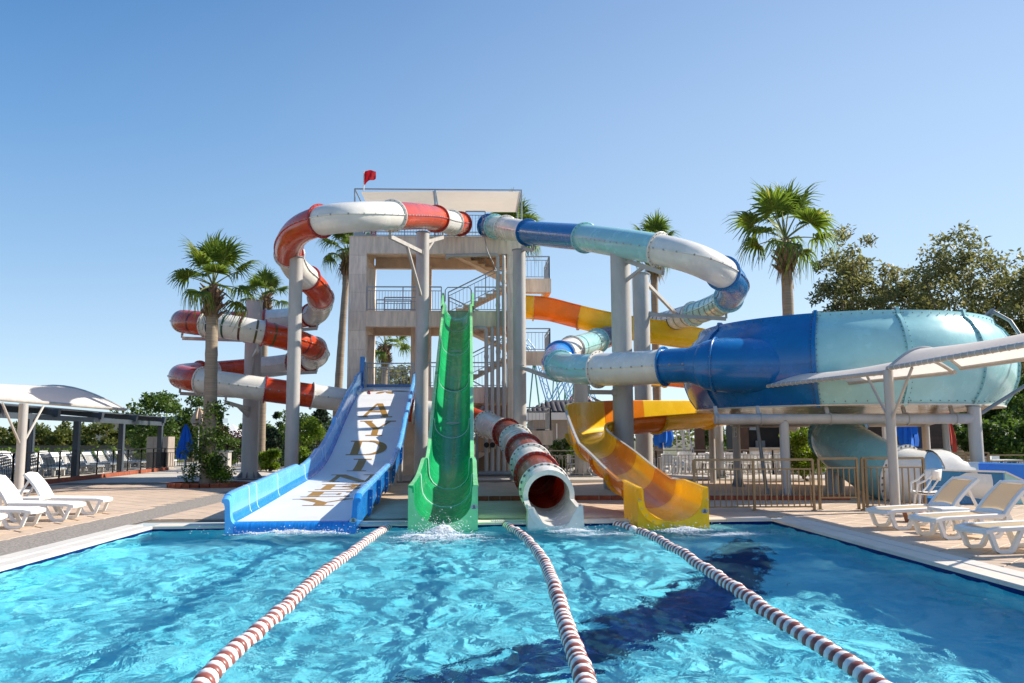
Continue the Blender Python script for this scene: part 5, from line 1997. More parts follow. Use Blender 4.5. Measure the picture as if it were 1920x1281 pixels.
# ================================================================== FURNITURE AND SURROUNDINGS
# ---- sun loungers
def lounger(back_deg, label, group, sling, Lk=.72):
    """bed along +X from the foot (x=0) to the head; back raised"""
    t = thing('sun_lounger', label, 'sun lounger', (0, 0, 0), group)
    Lb, w, z = 1.20, .66, .35
    c, s_ = math.cos(R(back_deg)), math.sin(R(back_deg))
    for name, x0, x1, f_ in (('bed', 0, Lb, None), ('backrest', 0, Lk, 1)):
        def tr(x, y, zz):
            if f_ is None:
                zz += -.012 * math.cos(x / Lb * 3.1) + (.0 if x > .12 else -.03 * (1 - x / .12))
                return (x, y, z + zz)
            bx, bz = x, zz + .03 * math.sin(x / Lk * math.pi)
            return (Lb + bx * c - bz * s_, y, z + bx * s_ + bz * c)
        mb = MB()                               # moulded frame: two side rails and the ends
        n = 8
        for sy in (-1, 1):
            vs = []
            for i in range(n + 1):
                x = x0 + (x1 - x0) * i / n
                for (dy, dz) in ((-.035, -.05), (.035, -.05), (.035, 0), (.02, .012), (-.02, .012), (-.035, 0)):
                    vs.append(tr(x, sy * (w / 2 - .035) + dy, dz))
            fs = []
            for i in range(n):
                for j in range(6):
                    fs.append((i * 6 + j, i * 6 + (j + 1) % 6, i * 6 + 6 + (j + 1) % 6, i * 6 + 6 + j))
            fs += [tuple(range(5, -1, -1)), tuple(range(n * 6, n * 6 + 6))]
            mb.add(vs, fs)
        for x in (x0 + .035, x1 - .03):
            vs = []
            for sy in (-1, -.5, 0, .5, 1):
                bow = .03 * (1 - sy * sy) * (-1 if x < .1 and f_ is None else 1)
                for (dx, dz) in ((-.035, -.05), (.035, -.05), (.035, .008), (-.035, .008)):
                    vs.append(tr(x + dx + bow, sy * (w / 2 - .07), dz))
            fs = []
            for i in range(4):
                for j in range(4):
                    fs.append((i * 4 + j, i * 4 + (j + 1) % 4, i * 4 + 4 + (j + 1) % 4, i * 4 + 4 + j))
            mb.add(vs, fs)
        fr = mb.build(name, M_plastic, t, ang=45)
        mb = MB()
        vs = []
        for i in range(n + 1):
            x = x0 + .05 + (x1 - x0 - .1) * i / n
            for j in range(5):
                yy = (j / 4 - .5) * (w - .10)
                vs.append(tr(x, yy, -.004 - .018 * math.sin(math.pi * j / 4) * (1 if f_ is None else .6)))
        mb.add(vs, [(i * 5 + j, i * 5 + j + 1, i * 5 + j + 6, i * 5 + j + 5) for i in range(n) for j in range(4)])
        mb.build('sling', sling, fr)
    for x0 in (.06, .78):                       # legs: trapezoid hoops on both sides
        for sy in (-1, 1):
            y = sy * (w / 2 - .04)
            mb = MB()
            mb.sweep([V((x0, y, z - .03)), V((x0 + .10, y, .05)), V((x0 + .15, y, .025)), V((x0 + .29, y, .025)), V((x0 + .34, y, .05)), V((x0 + .50, y, z - .03))],
                     [(-.03, -.028), (.03, -.028), (.03, .028), (-.03, .028)], ups=[V((1, 0, .3)), V((1, 0, .6)), V((0, 0, 1)), V((0, 0, 1)), V((-1, 0, .6)), V((-1, 0, .3))])
            mb.build('leg', M_plastic, t, ang=25)
    mb = MB()                                   # prop behind the back
    for sy in (-1, 1):
        mb.bar((Lb + .52 * c, sy * .24, z + .52 * s_ - .03), (Lb + .62, sy * .24, .20), .035, .04)
        mb.bar((Lb + .62, sy * .24, .20), (Lb - .1, sy * .24, .27), .035, .05)
    mb.bar((Lb + .62, -.3, .20), (Lb + .62, .3, .20), .04)
    for sy in (-1, 1):
        mb.bar((Lb + .5, sy * .30, .27), (Lb + .62, sy * .30, .02), .04)
    mb.build('prop', M_plastic, t, ang=0)
    return t
GRR = 'white loungers on the right side of the pool'
lr = lounger(43, 'white lounger with beige mesh back nearest the railing gate, foot beside the terracotta pot', GRR, M_sling)
for i, (x, y, rz, lab) in enumerate(((6.85, 14.55, 7, None), (6.9, 13.15, 9, 'white lounger with raised beige back between the side table and the cut-off lounger'),
                                     (6.75, 11.6, 6, 'white lounger cut by the right picture edge, only its bed and legs in view'), (6.9, 10.25, 8, 'white lounger of which only a foot corner shows at the right edge'))):
    if i == 0:
        lr.location = (x, y, 0)
        lr.rotation_euler = (0, 0, R(rz))
    else:
        dup(lr, (x, y, 0), R(rz), lab)
GRL = 'white loungers on the left side of the pool'
ll = lounger(54, 'white lounger with raised white back, farthest of the left row, foot near the grey path', GRL, M_slingw, .64)
for i, (x, y, rz, lab) in enumerate(((-7.88, 18.95, 186, None), (-7.8, 17.45, 184, 'white lounger with raised white back, second of the left row, beside the small table'),
                                     (-7.9, 16.05, 185, 'white lounger at the left edge with only its flat bed in view'), (-7.9, 14.75, 186, 'white lounger of which only a foot corner shows at the left edge'))):
    if i == 0:
        ll.location = (x, y, 0)
        ll.rotation_euler = (0, 0, R(rz))
    else:
        dup(ll, (x, y, 0), R(rz), lab)
# ---- small tables
def side_table(x, y, label, round_=False, s=.46, h=.40, rz=0):
    t = thing('side_table', label, 'side table', (x, y, 0), 'white side tables by the loungers')
    mb = MB()
    if round_:
        mb.lathe([(0, h), (s / 2 - .02, h), (s / 2, h - .012), (s / 2, h - .035), (s / 2 - .03, h - .04), (0, h - .04)], (x, y, 0), 22)
    else:
        mb.sweep([V((x - s / 2, y, h - .02)), V((x + s / 2, y, h - .02))], [(-s / 2, -.03), (s / 2, -.03), (s / 2, .012), (s / 2 - .015, .02), (-s / 2 + .015, .02), (-s / 2, .012)])
    mb.build('tabletop', M_plastic, t, ang=30)
    for a, b in ((-1, -1), (1, -1), (1, 1), (-1, 1)):
        mb = MB()
        k = .30 if round_ else .42
        mb.bar((x + a * s * k, y + b * s * k, 0), (x + a * s * (k - .03), y + b * s * (k - .03), h - .04), .045)
        mb.build('leg', M_plastic, t, ang=0)
    return t
side_table(7.75, 13.9, 'square white side table between the two right loungers with beige backs')
side_table(-9.1, 18.25, 'square white side table between the two left loungers with raised backs')
side_table(-10.6, 20.4, 'round white table behind the farthest left lounger, beside the canopy post', True, .7, .42)
# ---- terracotta pot
p = gr(1727, 981)
pot = thing('plant_pot', 'low terracotta pot under the lounger on the right', 'pot', (p.x, p.y + .3, 0))
mb = MB()
mb.lathe([(0, 0), (.13, 0), (.17, .16), (.19, .16), (.19, .20), (.165, .20), (.155, .17), (0, .15)], (p.x, p.y + .3, 0), 18)
mb.build('body', M_terra, pot)
# ---- white plastic armchair by the railing
def armchair(x, y, rz):
    t = thing('armchair', 'white plastic armchair with an open rounded back beside the railing and the blue channel', 'chair', (x, y, 0), rz=0)
    M = Matrix.Translation((x, y, 0)) @ Matrix.Rotation(rz, 4, 'Z')
    Tm_ = lambda P: [M @ V(p) for p in P]
    mb = MB()
    vs = []
    n = 7
    for i in range(n + 1):
        for j in range(n + 1):
            a, b = i / n - .5, j / n - .5
            vs.append(M @ V((a * .46, b * .46, .44 + .03 * (a * a + b * b) * 4 - .02)))
    mb.add(vs, [(i * 8 + j, i * 8 + j + 1, i * 8 + j + 9, i * 8 + j + 8) for i in range(n) for j in range(n)])
    vs2 = [v - V((0, 0, .03)) for v in vs]
    mb.add(vs2, [(i * 8 + j, i * 8 + j + 8, i * 8 + j + 9, i * 8 + j + 1) for i in range(n) for j in range(n)])
    mb.build('seat', M_plastic, t)
    mb = MB()
    bk = []
    for k in range(13):
        g = R(-80 + 160 * k / 12)
        for zz, rr in ((.66, .27), (.74, .285), (.84, .30), (.88, .30)):
            zz2 = zz + (.03 * math.cos(g) if zz > .8 else -.03 * math.cos(g) + .05)
            bk.append(M @ V((-math.sin(g) * 0 - math.cos(g) * rr + .02, math.sin(g) * rr, zz2)))
    mb.add(bk, [(i * 4 + j, i * 4 + j + 1, i * 4 + j + 5, i * 4 + j + 4) for i in range(12) for j in range(3)])
    o = mb.build('backrest', M_plastic, t)
    so = o.modifiers.new('thickness', 'SOLIDIFY')
    so.thickness = .025
    for sy in (-1, 1):
        mb = MB()
        mb.tube(Tm_([(-.02, sy * .29, .80), (.10, sy * .30, .69), (.24, sy * .27, .62), (.26, sy * .23, .45)]), .02, 8)
        mb.build('armrest', M_plastic, t)
        mb = MB()
        mb.tube(Tm_([(-.16, sy * .24, .72), (-.05, sy * .22, .55), (.05, sy * .22, .44)]), .018, 8)
        mb.build('back_support', M_plastic, t)
        for sx in (-1, 1):
            mb = MB()
            mb.tube(Tm_([(sx * .18, sy * .19, .43), (sx * .24, sy * .23, 0)]), [.024, .018], 8)
            mb.build('leg', M_plastic, t)
    return t
armchair(px(1732, 17.0), 17.0, R(165))

# ---- shade sails
def sail(root, x0, x1, y0, y1, ze, rise, m, skew=0.0):
    sk = lambda y: skew * (y - y0) / (y1 - y0)
    nx, ny = 14, 10
    mb = MB()
    vs = []
    for j in range(ny + 1):
        for i in range(nx + 1):
            a, b = i / nx, j / ny
            y = y0 + (y1 - y0) * b
            x = x0 + (x1 - x0) * a
            zz = ze + rise * math.sin(math.pi * a) * (1 - .25 * math.sin(math.pi * b))
            vs.append((x + sk(y), y, zz))
    mb.add(vs, [(j * (nx + 1) + i, j * (nx + 1) + i + 1, (j + 1) * (nx + 1) + i + 1, (j + 1) * (nx + 1) + i) for j in range(ny) for i in range(nx)])
    mb.build('sail', m, root)
    mb = MB()
    for xx in (x0, x1):
        mb.tube([(xx, y0 - .05, ze), (xx + sk(y1), y1 + .05, ze)], .05, 10)
    mb.build('pipe', M_steel, root)
    for yy in (y0, y1):
        mb = MB()
        mb.tube([(x0 + sk(yy) + (x1 - x0) * i / 14, yy, ze + rise * math.sin(math.pi * i / 14) + .0) for i in range(15)], .045, 8)
        mb.build('arch', M_steel, root)
    mb = MB()                                   # lacing
    k = int((y1 - y0) / .22)
    for i in range(k):
        y = y0 + (y1 - y0) * (i + .5) / k
        mb.tube([(x0 + sk(y) + .055 * math.cos(2 * math.pi * j / 8), y + .05 * j / 8, ze + .055 * math.sin(2 * math.pi * j / 8)) for j in range(9)], .006, 4, caps=False)
    mb.build('lacing', M_plastic, root, kind='stuff')
def post(root, x, y, z, r=.1, m=M_steel, dy=1.0, br=.9):
    mb = MB()
    mb.cyl((x, y, 0), (x, y, z), r, n=16)
    mb.box((x, y, .012), (.34, .34, .024))
    mb.build('post', m, root)
    for s_ in (-1, 1):
        mb = MB()
        mb.tube([(x, y + s_ * r * .6, z - br * 1.15), (x, y + s_ * dy, z - .03)], .03, 8)
        mb.build('brace', m, root)
cr_ = thing('shade_canopy', 'cream arched fabric canopy on silver pipes over the right loungers', 'canopy', (8.72, 17.6, 0))
sail(cr_, 8.72, 10.3, 11.6, 17.6, 3.0, .42, M_fabw)
sail(cr_, 8.70, 10.2, 17.75, 22.4, 2.92, .32, M_fabw, -.95)
post(cr_, 8.72, 17.65, 2.96)
post(cr_, 8.72, 11.4, 2.96)
cl_ = thing('shade_canopy', 'white arched fabric canopy on a grey post over the left loungers', 'canopy', (-11.5, 22.3, 0))
sail(cl_, -16.2, -11.5, 15.8, 28.6, 2.56, .78, M_fabw)
post(cl_, -11.5, 22.3, 2.50, .11)
post(cl_, -16.2, 22.3, 2.50, .1)

# ---- railings: bronze one on the right, black one on the left
def bar_fence(name, label, cat, p0, p1, h, nb, m, group=None, posts=None, low=.08, gap_top=.2, rb=.011, hand=.03):
    p0, p1 = V(p0), V(p1)
    t = thing(name, label, cat, p0, group)
    up = V((0, 0, 1))
    mb = MB()
    mb.bar(p0 + up * h, p1 + up * h, hand * 2, hand * 1.6)
    mb.build('handrail', m, t, ang=0)
    mb = MB()
    mb.bar(p0 + up * (h - gap_top), p1 + up * (h - gap_top), hand, hand)
    mb.bar(p0 + up * low, p1 + up * low, hand, hand)
    mb.build('rail', m, t, ang=0)
    for k in (posts or (0, .5, 1)):
        q = p0.lerp(p1, k)
        mb = MB()
        mb.bar(q, q + up * h, .05)
        mb.box(q + up * .006, (.10, .10, .012))
        mb.build('post', m, t, ang=0)
    mb = MB()
    mb.bar((0, 0, low), (0, 0, h - gap_top), rb * 2)
    me = mb.mesh('bar', m, ang=0)
    for i in range(nb):
        q = p0.lerp(p1, (i + .5) / nb)
        link('bar', me, t, loc=q - p0)
    return t
fy = 18.35
bar_fence('railing', 'bronze metal railing panel between the yellow slide and the gate', 'railing', (px(1299, fy), fy, 0), (px(1520, fy - .1), fy - .1, 0), 1.08, 21, M_brown)
bar_fence('gate', 'narrow bronze metal gate in the railing by the pool', 'gate', (px(1531, fy - .12), fy - .12, .02), (px(1603, fy - .14), fy - .14, .02), 1.08, 7, M_brown, posts=(0, 1), low=.25)
bar_fence('railing', 'bronze metal railing panel right of the gate, behind the canopy post', 'railing', (px(1612, fy - .15), fy - .15, 0), (px(1727, fy - .15), fy - .15, 0), 1.10, 10, M_brown, posts=(0, .06, 1))
# left black railing on a red brick kerb
a, b = V((-15.35, 21, 0)), V((-16.5, 46.5, 0))
nseg = 14
GLF = 'black railing panels along the left edge of the terrace'
LABF = ['at the left picture edge', 'just right of the picture edge, left of the canopy post', 'behind the canopy post', 'right behind the canopy post', 'left of the first full pergola post', 'at the first full pergola post',
        'right of the first full pergola post', 'between the pergola posts', 'at the second pergola post', 'right of the second pergola post', 'left of the last pergola post', 'at the last pergola post', 'beside the blue umbrella', 'behind the blue umbrella']
for i in range(nseg):
    q0, q1 = a.lerp(b, i / nseg), a.lerp(b, (i + 1) / nseg)
    bar_fence('railing', 'black metal railing panel ' + LABF[i], 'railing', q0 + V((0, 0, .12)), q1 + V((0, 0, .12)), 1.02, 15, M_black, GLF, posts=(0, 1), rb=.010, hand=.024)
for i in range(5):
    q0, q1 = V((-16.5 + i * 1.1, 46.5, 0)), V((-16.5 + (i + 1) * 1.1, 46.5, 0))
    bar_fence('railing', 'black railing panel across the far end of the left terrace, %s from the corner' % ('first', 'second', 'third', 'fourth', 'fifth')[i], 'railing', q0 + V((0, 0, .1)), q1 + V((0, 0, .1)), 1.0, 9, M_black, None, posts=(0, 1), rb=.01, hand=.024)
kerb = thing('kerb', None, None, (-15.3, 21, 0))
kerb['kind'] = 'structure'
mbk = MB()
mbk.box((0, 0, 0), (.16, .27, .16))
me = mbk.mesh('brick', M_brick, ang=0)
nb = 92
for i in range(nb):
    q = a.lerp(b, (i + .5) / nb) + V((.16, 0, .06))
    link('brick', me, kerb, loc=q - V((-15.3, 21, 0)), rz=R(2.6) + random.uniform(-.03, .03))
# low red brick kerb behind the slide ends
kerb2 = thing('kerb', None, None, (4, 21.5, 0))
kerb2['kind'] = 'structure'
mbk = MB()
mbk.box((0, 0, 0), (.27, .14, .14))
me2 = mbk.mesh('brick', M_brick, ang=0)
x = -1.2
while x < 9.3:
    link('brick', me2, kerb2, loc=V((x, 21.9 - .12 * max(0, x - 3), .04)) - V((4, 21.5, 0)), rz=0 if x < 3 else -R(7))
    x += .28

# ---- pergola on the left
pg = thing('pergola', 'long dark grey metal pergola with a flat slatted roof beyond the left railing', 'pergola', (-15.9, 36, 0))
for (x, y) in ((-15.75, 27.0), (-15.9, 31.2), (-16.0, 35.2), (-16.25, 40.2), (-16.6, 46)):
    mb = MB()
    mb.bb((x - .11, y - .11, 0), (x + .11, y + .11, 2.32))
    mb.build('post', M_anthra, pg, ang=0)
mb = MB()
mb.bar((-15.45, 20, 2.42), (-16.62, 46.3, 2.42), .2, .2)
mb.build('beam', M_anthra, pg, ang=0)
mb = MB()
mb.bar((-23, 20, 3.05), (-23.5, 46.3, 3.05), .2, .2)
mb.build('beam', M_anthra, pg, ang=0)
for i in range(7):
    y = 20.5 + i * 4.25
    mb = MB()
    mb.bar((-15.3 - .045 * (y - 20), y, 2.62), (-23.2, y, 3.28), .16, .22)
    mb.bar((-15.2 - .045 * (y - 20), y, 2.60), (-15.36 - .045 * (y - 20), y, 2.62), .22, .30)
    mb.build('rafter', M_anthra, pg, ang=0)
mb0 = MB()
mb0.box((0, 0, 0), (.16, 25.6, .03), Matrix.Rotation(-.085, 3, 'Y'))
meS = mb0.mesh('slat', M_anthra, ang=0)
for i in range(34):
    s_ = i / 33
    link('slat', meS, pg, loc=V((-16.3 - s_ * 6.6, 33.3, 2.78 + s_ * .6)) - ORG[pg.name], rz=R(2.2))
for y in (27, 36, 46):
    mb = MB()
    mb.bb((-23.3, y - .1, 0), (-23.1, y + .1, 2.95))
    mb.build('post', M_anthra, pg, ang=0)

# ---- metal service block near the end of the railing
sb = thing('service_block', 'beige metal service block with a dark hatch at the end of the left railing', 'service block', (-18.2, 47.5, 0))
mb = MB()
xa, xb = px(266, 46.8), px(307, 46.8)
mb.bb((xa, 47.6, 0), (xb, 48.6, 1.75))
mb.build('body', mat('beige_panel', (.46, .38, .32), rough=.4, metal=.2, var=.08), sb, ang=0)
for k in range(3):
    mb = MB()
    w = (xb - xa) / 3
    mb.bb((xa + w * k + .01, 47.56, .9), (xa + w * (k + 1) - .01, 47.6, 1.74))
    mb.build('panel', MATS['beige_panel'], sb, ang=0)
mb = MB()
mb.bb((xa + .62, 47.55, .12), (xb - .05, 47.6, .88))
mb.build('hatch', M_dark, sb, ang=0)
# grey bin-like cabinet right of the ivy
cb = thing('cabinet', 'low grey metal cabinet with a flat lid behind the ivy-clad palm', 'cabinet', gr(418, 868))
q = at(407, 866, 41)
q2 = at(427, 866, 41)
mb = MB()
mb.bb((q.x, 41, 0), (q2.x, 41.6, 1.0))
mb.build('body', M_steel, cb, ang=0)
mb = MB()
mb.bb((q.x - .06, 40.95, 1.0), (q2.x + .06, 41.65, 1.05))
mb.build('lid', M_steeld, cb, ang=0)

# ---- closed umbrellas
def folded_umbrella(label, x, y, z0, z1, r, m, seed, group='closed parasols', pole_top=None, folds=7):
    rg = random.Random(seed)
    t = thing('parasol', label, 'parasol', (x, y, 0), group)
    mb = MB()
    mb.cyl((x, y, 0), (x, y, (pole_top or z1)), .028, n=8)
    mb.lathe([(0, .08), (.26, .07), (.28, 0)], (x, y, 0), 14)
    mb.build('pole', M_plastic, t)
    for k in range(folds):
        g = 2 * math.pi * k / folds + rg.uniform(-.2, .2)
        d, e = V((math.cos(g), math.sin(g), 0)), V((-math.sin(g), math.cos(g), 0))
        zb_ = z0 + rg.uniform(-.05, .28) * (z1 - z0)
        mb = MB()
        n = 7
        vs = []
        for i in range(n + 1):
            s = i / n
            z = z1 + (zb_ - z1) * s
            q = r * (.10 + .9 * s ** .8) * (1 - .25 * max(0, s - .8) / .2)
            w = r * (.10 + .75 * s) * .8
            c = V((x, y, z)) + d * q * .75
            vs += [c - e * w * .5 - d * q * .25, c + d * q * .30 + e * w * .1 * math.sin(s * 5 + k), c + e * w * .5 - d * q * .25]
        fs = []
        for i in range(n):
            fs += [(i * 3, i * 3 + 1, i * 3 + 4, i * 3 + 3), (i * 3 + 1, i * 3 + 2, i * 3 + 5, i * 3 + 4)]
        mb.add(vs, fs)
        mb.build('fold', m, t, ang=60)
    return t
q = at(346, 860, 37)
folded_umbrella('closed blue parasol beside the ivy-clad palm', q.x, 37, at(346, 858, 37).z, at(346, 796, 37).z, .44, M_bluefab, 1, folds=8)
folded_umbrella('closed beige parasol standing behind the blue parasol on the left', q.x + .1, 38.4, at(352, 800, 38.4).z, at(352, 764, 38.4).z, .42, M_beigefab, 2, folds=7)
q = at(1244, 838, 40)
folded_umbrella('closed blue parasol behind the orange part of the yellow slide', q.x, 40, at(1244, 838, 40).z, at(1244, 785, 40).z + .5, .55, M_bluefab, 3, folds=8)
q = at(1703, 838, 34)
folded_umbrella('closed blue parasol under the right half of the bowl', q.x, 34, at(1703, 836, 34).z, at(1703, 772, 34).z + .4, .50, M_bluefab, 4, folds=8)
q = at(1782, 843, 36)
folded_umbrella('closed red parasol behind the bent pipe on the right', q.x, 36, at(1782, 848, 36).z, at(1782, 775, 36).z, .32, mat('red_canvas', (.42, .04, .02), rough=.85, var=.1), 5, folds=6)

# ---- bent drain pipe and thin poles under the bowl
dp = thing('drain_pipe', 'bent grey pipe standing beside the right pillar of the bowl', 'pipe', (px(1775, 22.3), 22.3, 0))
pipe([(px(1775, 22.3), 22.3, 0), (px(1772, 22.3), 22.3, 2.02), (px(1815, 22.3), 22.3, 2.02)], .085, M_steel, 'pipe', dp)
q = gr(1438, 926)
dp = thing('pole', 'thin dark pole leaning slightly under the bowl', 'pole', (q.x, q.y, 0))
mb = MB()
mb.cyl((q.x, q.y, 0), (q.x - .22, q.y, 2.1), .05, n=10)
mb.cyl((q.x, q.y, 0), (q.x, q.y, .15), .075, n=10)
mb.build('pipe', M_steeld, dp)
q = gr(1560, 925)
dp = thing('drain_pipe', 'short grey pipe bend on the ground behind the gate', 'pipe', (q.x, q.y, 0))
pipe([(q.x, q.y, 0), (q.x, q.y, .62), (q.x + .45, q.y, .62)], .17, M_steel, 'pipe', dp)
mb = MB()
mb.cyl((q.x + .38, q.y + .3, 0), (q.x + .38, q.y + .3, 1.3), .12, n=14)
mb.build('post', M_steel, dp)

# ---- cafe terrace on the right: railing, chairs, tables, dark wooden bar
for i in range(7):
    xa, xb = px(1010, 36), px(1790, 33.5)
    q0, q1 = V((xa, 35.2, .06)).lerp(V((xb, 34.0, .06)), i / 7), V((xa, 35.2, .06)).lerp(V((xb, 34.0, .06)), (i + 1) / 7)
    bar_fence('railing', 'light bronze cafe railing panel, %s from the tower side' % ('first', 'second', 'third', 'fourth', 'fifth', 'sixth', 'seventh')[i], 'railing', q0, q1, 1.0, 17, mat('cafe_rail', (.42, .35, .27), rough=.4, metal=.3), 'railing round the cafe terrace', posts=(0, 1), rb=.011, hand=.025)
for i, (u0, u1, Y, hh, lab) in enumerate(((1765, 1850, 29, 1.0, 'bronze railing between the bent pipe and the right pillar of the bowl'), (1848, 2000, 27.5, .95, 'bronze railing at the right edge behind the blue channel'))):
    bar_fence('railing', lab, 'railing', (px(u0, Y), Y, 0), (px(u1, Y), Y, 0), hh, 12, M_brown, None, posts=(0, .5, 1))
ch = MB()
for sx in (-1, 1):
    for sy in (-1, 1):
        ch.bar((sx * .17, sy * .18, .44), (sx * .23, sy * .23, 0), .04)
    ch.bar((sx * .22, -.22, .44), (sx * .22, -.2, .66), .035)
    ch.bar((sx * .24, -.22, .66), (sx * .24, .22, .68), .05, .03)
ch.box((0, 0, .44), (.46, .46, .035))
vs = []
for k in range(9):
    g = R(-60 + 120 * k / 8)
    for zz in (.50, .68, .84):
        vs.append((math.sin(g) * .27, .10 + math.cos(g) * .17, zz + (.03 * math.cos(g) if zz > .8 else 0)))
ch.add(vs, [(i * 3 + j, i * 3 + j + 1, i * 3 + j + 4, i * 3 + j + 3) for i in range(8) for j in range(2)])
me = ch.mesh('cafe_chair', M_plastic, ang=40)
rg = random.Random(8)
GC = 'white plastic chairs of the cafe terrace'
tb = MB()
tb.box((0, 0, .72), (.8, .8, .03))
tb.bar((-.3, -.3, 0), (-.3, -.3, .7), .05); tb.bar((.3, -.3, 0), (.3, -.3, .7), .05); tb.bar((-.3, .3, 0), (-.3, .3, .7), .05); tb.bar((.3, .3, 0), (.3, .3, .7), .05)
met = tb.mesh('cafe_table', M_plastic, ang=0)
TW = ('behind the yellow bend', 'below the blue parasol left of the ladders', 'left of the short round-based column', 'right of the pillar marked B', 'in front of the cafe bar', 'behind the round shrub', 'behind the teal exit tube', 'right of the bent pipe', 'at the right edge behind the railing', 'beside the white ladders', 'in front of the brown posts', 'closest to the bar counter')
for k, (u, Y) in enumerate(((1105, 37.5), (1252, 37), (1318, 38.5), (1398, 37), (1450, 39), (1535, 37), (1590, 38), (1800, 31.2), (1880, 30), (1290, 41), (1360, 41.5), (1430, 42))):
    x = px(u, Y)
    link('cafe_table', met, loc=(x, Y, 0), rz=rg.uniform(-.2, .2), label='square white cafe table ' + TW[k], cat='table', group='white tables of the cafe terrace')
    for j in range(4):
        if u > 1700 and j > 2: continue
        g = j * math.pi / 2 + rg.uniform(-.25, .25)
        link('cafe_chair', me, loc=(x + math.cos(g) * .72, Y + math.sin(g) * .72, 0), rz=g + math.pi * 1.5 + rg.uniform(-.4, .4), label='white chair on %s side of cafe table ' % ('right', 'far', 'left', 'near')[j] + TW[k], cat='chair', group=GC)
bar_ = thing('bar_building', 'dark wooden cafe bar with an open dark counter under the bowl', 'building', (px(1440, 44), 44, 0))
xa, xb = px(1393, 44), px(1530, 44)
def boards(x0, x1, y, z0, z1, parent, bh=.17, m=M_wood):
    z = z0
    w = x1 - x0
    mbb = MB()
    mbb.bb((-w / 2, -.02, 0), (w / 2, .02, bh - .012))
    meb = mbb.mesh('plank', m, ang=0)
    while z < z1 - .02:
        link('plank', meb, parent, loc=V(((x0 + x1) / 2, y + random.uniform(-.006, .006), z)) - ORG[parent.name])
        z += bh
mb = MB()
mb.bb((xa, 44.1, 0), (xb, 47, 3.0))
mb.build('wall', M_dark, bar_, ang=0)
mb = MB()
mb.bb((xa, 43.7, 0), (xb, 44.09, 1.0))
mb.build('counter', M_stone2, bar_, ang=0)
mb = MB()
mb.bb((xa - .1, 43.6, 1.0), (xb + .1, 44.09, 1.06))
mb.build('counter_top', M_steel, bar_, ang=0)
M_brownp = mat('brown_post', (.115, .060, .038), rough=.6, var=.2, bump=.1)
for u in (1311, 1393, 1478, 1490):
    mb = MB()
    mb.bb((px(u, 43.6) - .25, 43.5, 0), (px(u, 43.6) + .25, 43.69, 3.2))
    mb.build('post', M_brownp, bar_, ang=0)
mb = MB()
mb.bb((px(1300, 43) - .3, 42.6, 2.9), (px(1500, 43) + .3, 47.2, 3.15))
mb.build('roof', M_brownp, bar_, ang=0)
mb = MB()
q = at(1405, 815, 44.05)
mb.bb((q.x, 44.0, 1.95), (q.x + .45, 44.08, 2.3))
mb.build('machine', M_rail, bar_, ang=0)
mb = MB()
mb.bb((q.x - .6, 44.0, 1.07), (q.x - .2, 44.08, 1.3)); mb.bb((q.x + .3, 44.0, 1.07), (q.x + .8, 44.08, 1.4))
mb.build('appliance', M_steeld, bar_, ang=0)
hut = thing('hut', 'dark plank-clad hut under the right side of the bowl', 'building', (px(1730, 38), 38, 0))
xa, xb = px(1630, 38), px(1778, 38)
mb = MB()
mb.bb((xa, 38.05, 0), (xb, 42, 3.4))
mb.build('wall', M_wood, hut, ang=0)
boards(px(1732, 38), xb, 38.0, .05, 3.3, hut)
mb = MB()
mb.bb((px(1712, 38), 37.98, .1), (px(1731, 38), 38.04, 2.4))
mb.build('door', mat('dark_blue_door', (.006, .02, .06), rough=.5, var=.1), hut, ang=0)
mb = MB()
mb.bb((px(1655, 37.5), 37.4, 0), (px(1664, 37.5) + .1, 37.6, 3.1))
mb.build('post', M_stone2, hut, ang=0)
mb = MB()
mb.bb((xa - .3, 37.3, 3.401), (xb + .3, 42.3, 3.6))
mb.build('roof', M_brownp, hut, ang=0)
# white metal ladders
for k, u in enumerate((1276, 1290)):
    Y = 43
    x = px(u, Y)
    t = thing('ladder', ('white metal ladder leaning beside the blue parasol', 'white metal ladder next to the brown post of the cafe')[k], 'ladder', (x, Y, 0), 'white ladders by the cafe')
    mb = MB()
    mb.bar((x - .18, Y, 0), (x - .10, Y + .6, 2.6), .05)
    mb.bar((x + .22, Y, 0), (x + .14, Y + .6, 2.6), .05)
    mb.bar((x + .45, Y, 0), (x + .02, Y + .7, 2.6), .04)
    mb.build('rail', M_plastic, t, ang=0)
    for j in range(10):
        s = (j + .5) / 10
        mb = MB()
        mb.bar((x - .18 + .08 * s, Y + .6 * s, 2.6 * s), (x + .22 - .08 * s, Y + .6 * s, 2.6 * s), .04)
        mb.build('rung', M_plastic, t, ang=0)
# notice on the short column
nt_ = thing('sign_board', 'small white notice above a yellow strip on a post by the cafe', 'sign', at(1337, 815, 33.6))
a, b = at(1333, 821, 33.7), at(1341, 800, 33.7)
mb = MB()
mb.bb((a.x, 33.7, a.z), (b.x, 33.72, b.z))
mb.build('panel', mat('pale_blue_board', (.55, .65, .75), rough=.5), nt_, ang=0)
mb = MB()
a, b = at(1336, 834, 33.7), at(1340, 822, 33.7)
mb.bb((a.x, 33.7, a.z), (b.x, 33.72, b.z))
mb.build('strip', M_yellow, nt_, ang=0)
# letter B painted on the bowl pillar
q = at(1380, 820, 27.25)
mb = MB()
for P in GL['B']:
    mb.add([(q.x + .0 + p[0] * .20 * .8, 27.275 - .0 + abs(p[0]) * .03, q.z + p[1] * .34) for p in P], [tuple(range(len(P)))])
mb.build('letter', M_plastic, bowl, ang=0)

